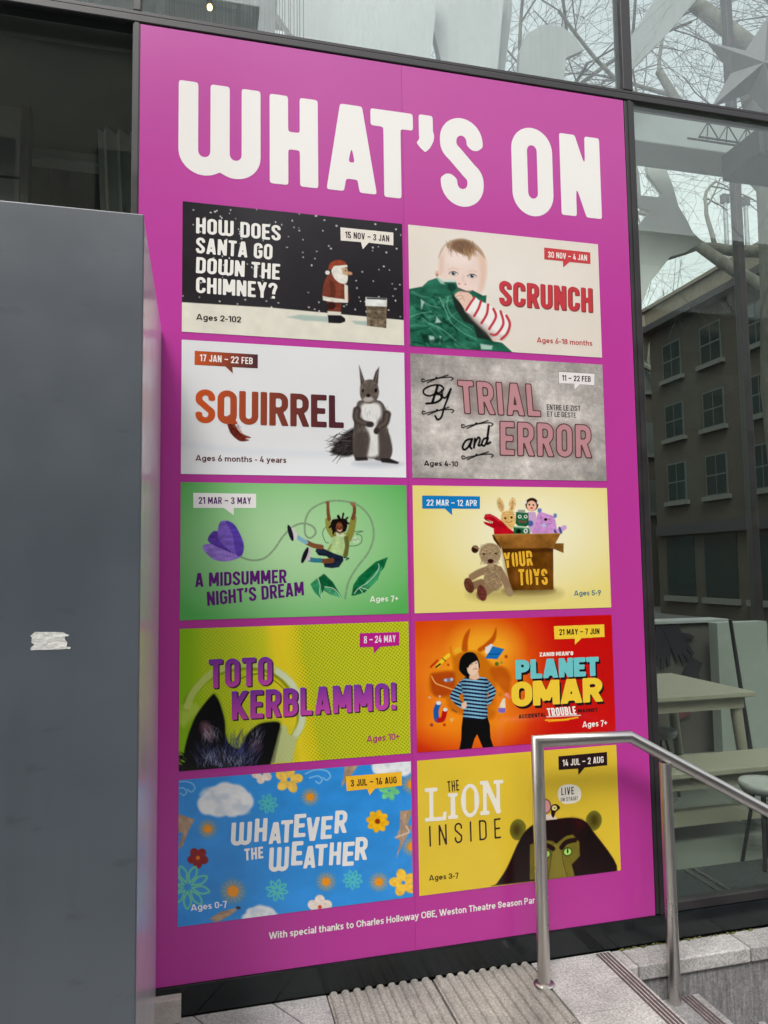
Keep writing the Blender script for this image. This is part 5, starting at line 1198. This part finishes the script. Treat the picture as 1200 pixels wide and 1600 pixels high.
pr.line([(x-10, y+12) for x, y in ARC], 34, (84, 112, 20), 12, .6, True); pr.line(ARC, 34, (206, 220, 120), 8, .85, True); pr.line([(520, 290), (590, 350), (630, 450), (636, 530), (608, 590)], 30, (216, 226, 196), 8, .9, True)
pr.line([(300, 340), (420, 300), (500, 330), (560, 380)], 6, (60, 84, 20), 6, .6, True)
pr.poly([(516, 540), (560, 548), (572, 590), (614, 600), (590, 722), (484, 726), (500, 640)], (200, 210, 150), 8, .95); pr.poly([(510, 560), (540, 560), (505, 726), (482, 726)], (120, 112, 108), 8, .8)
pr.mix(dot*np.clip((pr.X-500)/20, 0, 1)*np.clip((620-pr.X)/20, 0, 1)*np.clip((pr.Y-540)/20, 0, 1)*.3, (150, 170, 80))
pr.poly([(60, 450), (130, 440), (150, 470), (70, 560), (50, 540)], (196, 214, 100), 20, .7)
DOG = [(40, 790), (60, 740), (84, 715), (72, 690), (80, 640), (104, 560), (140, 485), (205, 404), (226, 410), (246, 450), (266, 525), (272, 600), (292, 640), (330, 660), (352, 640), (376, 590), (420, 548), (470, 532), (530, 536), (520, 600), (500, 680), (486, 735), (490, 790)]
pr.poly([(x+5, y-7) for x, y in DOG], (130, 160, 40), 16, .7, sm=True); pr.poly(DOG, (20, 18, 26), 9, sm=True)
pr.poly([(150, 540), (185, 530), (215, 580), (200, 620), (160, 600)], (126, 88, 96), 30, .8, sm=True); pr.ell(415, 645, 34, 36, (84, 68, 84), 26, .7)
pr.fur(40, (160, 540, 235, 600), 55, 80, (150, 150, 168), 3, .55, 35, 41); pr.fur(26, (380, 590, 440, 650), 60, -70, (140, 138, 156), 3, .55, 40, 42)
pr.fur(170, (130, 670, 420, 760), 70, -80, (92, 98, 142), 3.5, .5, 45, 43); pr.fur(80, (170, 700, 350, 770), 50, -85, (170, 178, 206), 3, .55, 45, 44); pr.fur(80, (270, 610, 360, 700), 60, -75, (58, 66, 112), 4, .5, 25, 45)
pr.fur(60, (52, 690, 100, 770), 50, 200, (14, 14, 20), 4, .9, 30, 46); pr.ell(205, 757, 40, 18, (20, 18, 28), 14, .9)
def title(fl, pr):
    for tx, q, L in (("TOTO", ((190, 371), (494, 352), (190, 232)), .115), ("KERBLAMMO!", ((300, 521), (1088, 467), (300, 384)), .115)):
        tm = line_mesh(tx, w=.47, t=.17, sp=.08, off=.0); y0 = pr.uv(*q[2])[1]
        a, b, c = pr.uv(*q[0]), pr.uv(*q[1]), pr.uv(*q[2])
        def colr(u, v, a=a, b=b, c=c):
            top = c[1]+(b[1]-a[1])*(u-a[0])/(b[0]-a[0]); return lrp((124, 52, 158), (200, 74, 168), (v-top)/(a[1]-c[1]))
        put_line(fl, pr, line_mesh(tx, w=.47, t=.17, sp=.08, off=.006), *q, .0004, (72, 40, 60), (.0055, .005)); put_line(fl, pr, tm, *q, .0009, colr)
finish(7, "lime halftone card with black dog ears under headphones", title, (188, 32, 136), [(912, 103), (1102, 96), (1102, 160), (1010, 168), (980, 200), (978, 168), (912, 170)],
       "8 – 24 MAY", ((932, 151), (1085, 144), (932, 117)), "Ages 10+", ((948, 626), (1105, 611), (948, 595)), (176, 52, 110), (240, 226, 236))

# 8 -- red card, child in a striped jumper
pr = new_card(8, (206, 36, 22)); pr.radial(330, 400, 620, 520, (255, 184, 44), (204, 34, 20), .95); pr.ell(330, 640, 260, 110, (252, 150, 34), 160, .8); pr.ell(430, 230, 170, 120, (255, 190, 50), 130, .7); pr.mix((pr.X-640)/260, (200, 30, 22)); pr.grain(.05, 150, 51)
pr.view(650, 965, .13125)
HORN = (186, 78, 14)
for q in ([(632, 128), (560, 220), (535, 380), (600, 390), (605, 280)], [(940, 110), (935, 240), (880, 320), (760, 400), (720, 370), (800, 310), (890, 220)]): pr.poly(q, HORN, 18, .9, sm=True)
pr.poly([(400, 350), (430, 450), (540, 400), (720, 400), (820, 470), (900, 560), (1060, 600), (1110, 740), (960, 700), (930, 900), (880, 1200), (420, 1100), (340, 950), (170, 880), (160, 720), (200, 650), (420, 640)], (196, 102, 18), 50, .8, sm=True)
pr.poly([(165, 690), (260, 640), (440, 640), (440, 860), (300, 930), (200, 900)], (176, 66, 14), 40, .8, sm=True); pr.poly([(860, 620), (1000, 580), (1100, 700), (1080, 900), (960, 790)], (186, 84, 18), 40, .7, sm=True)
pr.line([(180, 690), (230, 770), (330, 810), (440, 850)], 14, (246, 190, 110), 10, .9, True)
pr.line([(250, 570), (320, 490), (380, 440)], 42, (246, 206, 50), 8); pr.line([(235, 580), (280, 545)], 20, (40, 30, 30), 6); pr.line([(305, 475), (345, 510)], 10, (40, 30, 30), 5); pr.line([(170, 580), (250, 500)], 20, (190, 40, 30), 10)
pr.poly([(440, 370), (520, 340), (530, 400), (460, 430)], (238, 180, 50), 16)
pr.poly([(810, 350), (880, 305), (910, 330), (840, 430), (810, 420)], (226, 226, 224), 8); pr.poly([(895, 335), (1035, 372), (950, 490), (805, 480), (860, 400)], (36, 112, 184), 8); pr.line([(840, 432), (980, 428)], 10, (20, 70, 130), 6)
pr.ell(375, 735, 60, 24, (130, 120, 140), 10); pr.ell(345, 735, 18, 18, (190, 196, 210), 6); pr.ell(415, 725, 18, 18, (190, 196, 210), 6)
pr.line([(262, 1010), (232, 1090), (240, 1190), (262, 1205)], 62, (38, 92, 172), 8, 1, True); pr.line([(262, 1205), (310, 1190), (338, 1090)], 58, (190, 34, 34), 8, 1, True); pr.ell(262, 1003, 30, 24, (230, 230, 226), 7); pr.ell(340, 1082, 26, 22, (230, 230, 226), 7)
pr.poly([(1020, 950), (1042, 950), (1048, 1110), (1000, 1130), (945, 1100), (960, 1060)], (238, 226, 196), 8); pr.poly([(960, 1065), (1044, 1065), (1046, 1112), (1000, 1128), (948, 1100)], (128, 104, 196), 6)
for cx, cy, rr, c in ((1055, 460, 20, (176, 70, 20)), (945, 545, 24, (70, 110, 40)), (1000, 530, 16, (150, 150, 50)), (985, 905, 26, (200, 130, 30)), (375, 555, 14, (170, 60, 20)), (155, 940, 14, (220, 190, 160)), (275, 925, 14, (220, 190, 160)), (415, 1200, 22, (230, 190, 110)), (330, 1260, 18, (180, 60, 20)), (180, 1260, 20, (150, 60, 60)), (1060, 910, 24, (240, 150, 130)), (1085, 940, 20, (240, 130, 120))): pr.ell(cx, cy, rr, rr, c, 10, .9)
pr.line([(420, 1080), (470, 1110)], 16, (120, 90, 60), 8); pr.ell(920, 1060, 60, 40, (232, 130, 30), 40, .6)
# figure
pr.poly([(545, 1170), (830, 1160), (860, 1260), (870, 1420), (905, 1530), (790, 1560), (740, 1440), (712, 1372), (680, 1430), (640, 1560), (500, 1570), (525, 1430), (530, 1290)], (14, 12, 14), 6)
ARM1 = [(560, 720), (470, 800), (395, 920), (440, 1000), (530, 1070), (560, 1030), (500, 930), (580, 850)]
ARM2 = [(800, 710), (880, 780), (935, 870), (900, 960), (850, 1030), (815, 1000), (850, 900), (800, 840)]
TORSO = [(530, 740), (600, 700), (640, 730), (720, 730), (750, 700), (830, 720), (850, 800), (835, 900), (825, 1000), (832, 1160), (760, 1195), (640, 1195), (548, 1175), (560, 1060), (550, 920), (530, 820)]
pr.poly([(600, 640), (720, 620), (745, 710), (690, 735), (625, 715)], (230, 190, 160), 8)
def stripes(poly, fx, fy, per, wob):
    pa = np.array(poly); k = pr._sd(crom(poly), pr.X, pr.Y); cov = np.clip(.5-k/6, 0, 1)
    st = .5+.5*np.tanh(4*np.sin((pr.X*fx+pr.Y*fy+wob*np.sin((pr.X-690)/110))*2*math.pi/per)); col = np.array((134, 192, 222))*(st[..., None])+np.array((24, 34, 60))*(1-st[..., None])
    sh = (1-.25*np.clip(np.abs(pr.X-690)/180, 0, 1)**2)[..., None] if fx == 0 else .92
    pr.C = pr.C*(1-cov[..., None])+col*sh*cov[..., None]
stripes(ARM1, -.35, .94, 42, 0); stripes(ARM2, .4, .92, 42, 0); stripes(TORSO, 0, 1, 43, -14)
pr.poly([(535, 1010), (585, 990), (590, 1050), (560, 1075), (530, 1060)], (232, 196, 168), 7, sm=True)
pr.poly([(500, 590), (520, 480), (580, 415), (660, 408), (710, 450), (742, 540), (735, 600), (640, 660), (610, 715), (560, 680), (520, 640)], (24, 20, 24), 10, sm=True)
pr.poly([(600, 560), (640, 530), (700, 500), (725, 530), (732, 600), (715, 640), (670, 680), (620, 665), (598, 620)], (240, 206, 176), 9, sm=True)
pr.poly([(590, 570), (600, 500), (690, 470), (715, 500), (660, 530), (625, 560), (610, 590)], (24, 20, 24), 10, sm=True)
pr.line([(640, 550), (665, 545)], 6, (60, 40, 36), 5); pr.line([(690, 535), (712, 535)], 6, (60, 40, 36), 5); pr.line([(668, 610), (690, 600), (712, 606)], 8, (180, 96, 84), 6, 1, True); pr.line([(690, 560), (702, 580), (690, 588)], 6, (214, 168, 140), 6, .8, True)
pr.view(*CROPS[8])
pr.line([(755, 632), (850, 630), (930, 618)], 8, (250, 190, 40), 4, 1, True); pr.line([(770, 640), (880, 632)], 4, (250, 190, 40), 3)
pr.line([(762, 614), (945, 606)], 5, (240, 236, 226), 3)
def title(fl, pr):
    for tx, q, w, t_, sp, c in (("PLANET", ((594, 408), (1048, 389), (592, 303)), .62, .235, .05, (112, 200, 202)), ("OMAR", ((572, 558), (1066, 530), (570, 424)), .72, .245, .04, (244, 206, 58))):
        put_line(fl, pr, line_mesh(tx, w=w, t=t_, sp=sp, off=.01, rnd=.02), *q, .0004, (36, 20, 24), (.009, .012)); put_line(fl, pr, line_mesh(tx, w=w, t=t_, sp=sp, off=.01, rnd=.02), *q, .0009, c)
    put_line(fl, pr, line_mesh("ZANIB MIAN'S", w=.72, t=.24, sp=.1, N=26), (723, 284), (908, 277), (723, 262), .0006, (244, 238, 226))
    put_line(fl, pr, line_mesh("ACCIDENTAL", w=.62, t=.2, sp=.1, N=26), (608, 623), (755, 612), (608, 601), .0006, (30, 18, 20))
    put_line(fl, pr, line_mesh("MAGNET", w=.62, t=.2, sp=.1, N=26), (932, 593), (1040, 586), (931, 573), .0006, (30, 18, 20))
    put_line(fl, pr, line_mesh("TROUBLE", w=.46, t=.19, sp=.08), (768, 613), (924, 602), (760, 567), .0007, (244, 240, 232))
finish(8, "red and orange card with a child in a striped jumper", title, (244, 206, 58), [(803, 117), (1078, 108), (1080, 177), (955, 184), (918, 219), (917, 186), (806, 190)],
       "21 MAY – 7 JUN", ((832, 166), (1052, 161), (832, 134)), "Ages 7+", ((955, 673), (1090, 664), (955, 641)), (244, 240, 228), (44, 30, 24))

# 9 -- blue card, cut-out flowers and clouds
pr = new_card(9, (56, 148, 226)); pr.grain(.07, 220, 61, 1, 2.5); pr.grain(.04, 60, 62)
def cloud(cx, cy, k):
    r = random.Random(int(cx))
    for dx, dy, rr in ((-80, 15, 48), (-45, -20, 50), (0, -35, 55), (45, -25, 55), (80, 5, 50), (30, 25, 55), (-30, 30, 52), (0, 0, 60), (70, 35, 36), (-85, 35, 34)): pr.ell(cx+dx*k, cy+dy*k, rr*k, rr*.9*k, (236, 238, 240), 14)
    for _ in range(60): x = cx+r.uniform(-100, 100)*k; y = cy+r.uniform(-50, 60)*k; pr.ell(x, y, r.uniform(10, 26)*k, r.uniform(8, 18)*k, (202, 214, 226) if r.random() < .45 else (247, 248, 248), 14, .5)
cloud(265, 230, 1.05); cloud(1070, 52, .8); cloud(430, 795, .7)
def flower(cx, cy, R, n, col, mid, rot=0, wd=.42, mr=.2, hole=None):
    for k in range(n):
        a = math.radians(rot+360*k/n); pr.ell(cx+R*.58*math.cos(a), cy+R*.58*math.sin(a), R*.46, R*wd, col, 5, 1, math.degrees(a), tex=(.12, 14))
    if mid: pr.ell(cx, cy, R*mr, R*mr, mid, 5)
flower(132, 508, 50, 5, (142, 22, 34), (232, 130, 30), 20); flower(996, 328, 54, 8, (246, 186, 36), (150, 60, 30), 10, .3, .24); flower(570, 128, 66, 5, (246, 202, 90), (56, 148, 226), -80, .34, .1); flower(442, 100, 48, 5, (240, 222, 206), None, 30)
flower(1120, 625, 66, 5, (246, 196, 70), (56, 148, 226), 40, .36, .1); flower(718, 745, 58, 5, (240, 226, 214), (220, 70, 50), -90, .42, .16)
flower(1052, 180, 48, 6, (116, 206, 140), None, 10, .3)
def burst(cx, cy, R, n, col, w, loop=True):
    for k in range(n):
        a = 2*math.pi*k/n+.2; c_, s_ = math.cos(a), math.sin(a); f = .28
        q = [(cx+.2*R*c_, cy+.2*R*s_), (cx+.65*R*c_-f*R*.6*s_, cy+.65*R*s_+f*R*.6*c_), (cx+R*c_, cy+R*s_), (cx+.65*R*c_+f*R*.6*s_, cy+.65*R*s_-f*R*.6*c_), (cx+.2*R*c_, cy+.2*R*s_)]
        pr.line(q, w, col, 4, .9, True) if loop else pr.line([q[0], q[2]], w, col, 4, .9)
burst(82, 650, 106, 9, (120, 214, 160), 9); burst(470, 245, 46, 8, (90, 200, 190), 7); burst(512, 664, 52, 8, (100, 210, 186), 7); burst(876, 612, 46, 9, (90, 200, 196), 7)
for cx, cy, rr in ((300, 670, 32), (180, 368, 24), (748, 622, 24), (1002, 622, 24), (672, 212, 22), (1160, 150, 24), (1160, 450, 24)):
    pr.ell(cx, cy, rr*1.6, rr*1.6, (200, 160, 110), rr*1.4, .55); pr.ell(cx, cy, rr*.85, rr*.85, (240, 152, 40), 8)
    for k in range(14): a = k*.449; pr.line([(cx+rr*math.cos(a), cy+rr*math.sin(a)), (cx+rr*1.7*math.cos(a), cy+rr*1.7*math.sin(a))], 3, (236, 166, 70), 4, .6)
BOLT = (176, 148, 122)
pr.poly([(30, 292), (118, 322), (90, 372), (60, 450), (36, 468), (60, 390), (28, 380)], BOLT, 5, tex=(.2, 30, 3, 1))
pr.poly([(1104, 278), (1165, 272), (1140, 345), (1168, 350), (1120, 430), (1086, 506), (1104, 420), (1082, 410), (1104, 360)], BOLT, 5, tex=(.2, 30, 3, 1)); pr.line([(1082, 406), (1150, 380), (1132, 350)], 6, (224, 204, 184), 5)
pr.poly([(838, 62), (905, 56), (870, 105), (820, 165), (834, 110)], BOLT, 5, tex=(.2, 30, 3, 1)); pr.poly([(184, 805), (240, 770), (335, 745), (290, 785), (220, 822)], BOLT, 5, tex=(.2, 30, 1, 3)); pr.ell(325, 750, 12, 7, (60, 44, 60), 5)
for ox, oy in ((640, 70), (-10, 130)):
    for q in ([(10, 30), (60, 10), (110, 15), (130, 40), (112, 60), (95, 48)], [(0, 10), (50, -8), (100, -10)], [(30, 50), (70, 40), (90, 58), (76, 76), (60, 66)]): pr.line([(ox+a, oy+b) for a, b in q], 6, (150, 206, 240), 4, .85, True)
def title(fl, pr):
    def let(ch, x0, x1, y0, y1, sl=-.075, w=.5, t=.17):
        tm = line_mesh(ch, w=w, t=t, off=.004, rnd=.02, N=36); dy = sl*(x1-x0); put_line(fl, pr, tm, (x0, y1), (x1, y1+dy), (x0+6, y0), .0006, (236, 236, 232))
    for a in (('W', 290, 388, 338, 450), ('H', 403, 462, 318, 430), ('A', 472, 532, 336, 440), ('T', 528, 585, 326, 434), ('E', 592, 648, 296, 408), ('V', 650, 714, 312, 426), ('E', 722, 775, 306, 416), ('R', 788, 846, 278, 388),
              ('W', 472, 566, 458, 576), ('E', 580, 634, 428, 544), ('A', 638, 696, 450, 558), ('T', 692, 750, 442, 546), ('H', 762, 816, 432, 542), ('E', 826, 880, 430, 546), ('R', 886, 944, 406, 518)): let(*a)
    put_line(fl, pr, line_mesh("THE", w=.5, t=.18, sp=.1), (357, 521), (447, 508), (355, 464), .0006, (236, 236, 232))
finish(9, "sky blue card strewn with flowers, suns and clouds", title, (248, 190, 44), [(843, 112), (1111, 88), (1113, 155), (985, 170), (957, 203), (947, 172), (848, 183)],
       "3 JUL – 16 AUG", ((868, 161), (1088, 143), (866, 128)), "Ages 0-7", ((97, 766), (272, 746), (95, 735)), (240, 244, 246), (40, 34, 30))

# 10 -- yellow card, dark-maned lion
pr = new_card(10, (230, 198, 62)); pr.grain(.03, 260, 71)
pr.view(780, 1190, .16667)
for q, e in (([(110, 660), (125, 580), (175, 540), (230, 555), (262, 620), (215, 725), (150, 728)], (175, 640)), ([(820, 560), (850, 490), (905, 470), (955, 510), (965, 580), (930, 640), (880, 650)], (895, 560))):
    pr.poly(q, (120, 116, 44), 9, sm=True); pr.ell(*e, 40, 56, (72, 58, 26), 50, .8)
pr.poly([(-10, 1140), (80, 1000), (200, 740), (290, 620), (420, 560), (560, 540), (690, 532), (800, 560), (880, 650), (1110, 1030), (700, 1080), (-10, 1160)], (40, 20, 22), 12, sm=True, tex=(.25, 60))
pr.poly([(690, 540), (780, 560), (800, 620), (740, 640)], (72, 24, 34), 60, .6)
pr.poly([(300, 780), (420, 735), (520, 750), (545, 775), (580, 745), (640, 700), (700, 690), (760, 760), (765, 890), (690, 970), (720, 1080), (300, 1110)], (122, 112, 44), 10, tex=(.12, 60))
pr.poly([(520, 780), (590, 780), (650, 1090), (470, 1110)], (140, 128, 54), 24, .8)
pr.line([(520, 760), (500, 900), (470, 1100)], 6, (62, 54, 24), 5, .8, True); pr.line([(595, 800), (610, 940), (650, 1080)], 6, (62, 54, 24), 5, .8, True)
for q in ([(400, 800), (460, 790), (515, 820)], [(595, 810), (640, 760), (720, 740)]): pr.line(q, 44, (44, 22, 22), 8, 1, True)
for cx, cy in ((452, 870), (652, 850)): pr.ell(cx, cy, 46, 42, (70, 80, 30), 8, 1, -20); pr.ell(cx, cy, 34, 30, (182, 226, 120), 6, 1, -20); pr.ell(cx, cy-8, 8, 22, (30, 36, 20), 5)
# small bird-like rider with a pink ear
pr.poly([(330, 500), (420, 500), (500, 500), (540, 520), (555, 545), (420, 555), (330, 540)], (236, 218, 200), 6); pr.ell(440, 425, 58, 72, (60, 30, 34), 5); pr.ell(440, 425, 50, 64, (226, 160, 164), 5)
pr.poly([(500, 420), (545, 405), (580, 440), (540, 480), (520, 530), (498, 500)], (48, 24, 26), 5, sm=True); pr.ell(528, 440, 24, 24, (246, 232, 150), 4); pr.ell(528, 440, 7, 7, (40, 24, 24), 3)
pr.poly(crom([(560, 330), (575, 250), (650, 222), (740, 240), (775, 300), (760, 370), (690, 400), (600, 395)], 6), (240, 236, 222), 5)
pr.view(*CROPS[10])
# slab-serif pale letters and thin hand-drawn capitals
def title(fl, pr):
    WH = (238, 232, 216)
    def serif(prims, gw, x0, x1, y0, y1, sl=-.06, t=.1):
        GC.clear() if False else None
        g = glyph_mesh('serif%d' % int(x0), gw, t, 40, .01, .012, prims=prims, gw=gw, clip=False); V = [(a, b, 0) for a, b in g[1]]
        put_line(fl, pr, (V, g[2], gw), (x0, y1), (x1, y1+sl*(x1-x0)), (x0-2, y0), .0006, WH)
    s = lambda *a: ('s',)+a
    serif([s(.2, 0, .2, 1), s(.22, 0, .22, 1), s(.0, .96, .42, .96), s(0, .04, .7, .04), s(.64, .0, .68, .24)], .7, 84, 200, 282, 462)
    serif([s(.2, 0, .2, 1), s(.16, 0, .16, 1), s(.0, .95, .36, .95), s(0, .05, .36, .05)], .36, 215, 268, 312, 450, t=.12)
    o_ = arc(.3, .5, .25, .45, 0, 360, 30); serif([('p', o_), s(.1, .25, .1, .75), s(.5, .25, .5, .75)], .6, 288, 388, 262, 446)
    serif([s(.14, 0, .14, 1), s(.58, 0, .58, 1), s(.14, .98, .58, .02), s(.19, .98, .62, .02), s(0, .96, .24, .96), s(0, .04, .28, .04), s(.44, .96, .74, .96)], .74, 396, 522, 248, 430)
    put_line(fl, pr, line_mesh("THE", w=.42, t=.13, sp=.16), (212, 302), (276, 294), (208, 242), .0006, (52, 32, 30))
    put_line(fl, pr, line_mesh("INSIDE", w=.42, t=.085, sp=.42, rnd=.008), (108, 605), (510, 561), (105, 490), .0006, (52, 32, 30))
    f2 = Flat()
    put_line(f2, pr, line_mesh("LIVE", w=.44, t=.13, sp=.2), (842, 331), (910, 326), (841, 290), .0008, (52, 36, 34)); put_line(f2, pr, line_mesh("ON STAGE!", w=.46, t=.12, sp=.16, N=26), (838, 366), (930, 358), (838, 345), .0008, (70, 54, 50)); EXTRA[10] = f2
finish(10, "yellow card with a glaring dark maned lion", title, (42, 22, 24), [(824, 118), (1088, 100), (1090, 172), (968, 182), (934, 222), (932, 187), (827, 192)],
       "14 JUL – 2 AUG", ((848, 173), (1070, 158), (847, 137)), "Ages 3-7", ((105, 796), (273, 781), (104, 765)), (58, 42, 34), (240, 232, 220))

# backing vinyl in two hung strips, headline and thanks line
M_PINK = mat("magenta_vinyl", lin((177, 52, 146)), rough=0.27, var=0.03, scale=1.3, bump=0.10, bscale=1.7)
M_PINK2 = mat("magenta_vinyl_second_strip", lin((179, 54, 146)), rough=0.25, var=0.03, scale=1.1, bump=0.10, bscale=1.4)
b = MB(); b.box(-.184, 1.0095, -.006, -.001, -3.297, .79); b.build("vinyl_strip", M_PINK, poster)
b = MB(); b.box(1.0105, 2.207, -.006, -.001, -3.297, .79); b.build("vinyl_strip", M_PINK2, poster)
fl = Flat(); WHT = (236, 233, 228)
for ch, x0, x1, za, zb in (('W', -.02, .339, .128, .557), ('H', .380, .602, .128, .553), ('A', .640, .880, .130, .553), ('T', .853, 1.062, .124, .552), ('S', 1.197, 1.418, .118, .566), ('O', 1.569, 1.791, .110, .568), ('N', 1.833, 2.058, .135, .563)):
    wd = (x1-x0)/.43; base = {'W': 1.6, 'H': 1, 'A': 1.1, 'T': .94, 'S': 1, 'O': 1, 'N': 1.04}[ch]
    V, F, Wd = line_mesh(ch, w=wd/base, t=.196 if ch != 'A' else .19, N=130, rnd=.014)
    fl.add([(x0+x*(x1-x0)/Wd, -(za+y*(zb-za)), 0) for x, y, _ in V], F, .0006, WHT)
V, F, Wd = glyph_mesh("apostrophe", .2, .15, 110, .0, .014, prims=[('s', .075, .72, .075, 1.0), ('s', .06, 1.0, .06, .72), ('p', [(.09, .80), (.085, .73), (.05, .66), (.0, .61)])], gw=.15)[1:] + (.15,)
fl.add([(1.098+x*.43, -(.128+y*.428), 0) for x, y in V], F, .0006, WHT)
ho = fl.build("headline_lettering", poster, M_PRINT, P(0, -.006, 0))
fl = Flat(); V, F, Wd = built_in("With special thanks to Charles Holloway OBE, Weston Theatre Season Partner", .17)
fl.add([(.370+x*(1.651-.370)/Wd, 3.1665-y*.0285, 0) for x, y, _ in V], F, .0006, WHT); fl.build("thanks_lettering", poster, M_PRINT, P(0, -.006, 0))
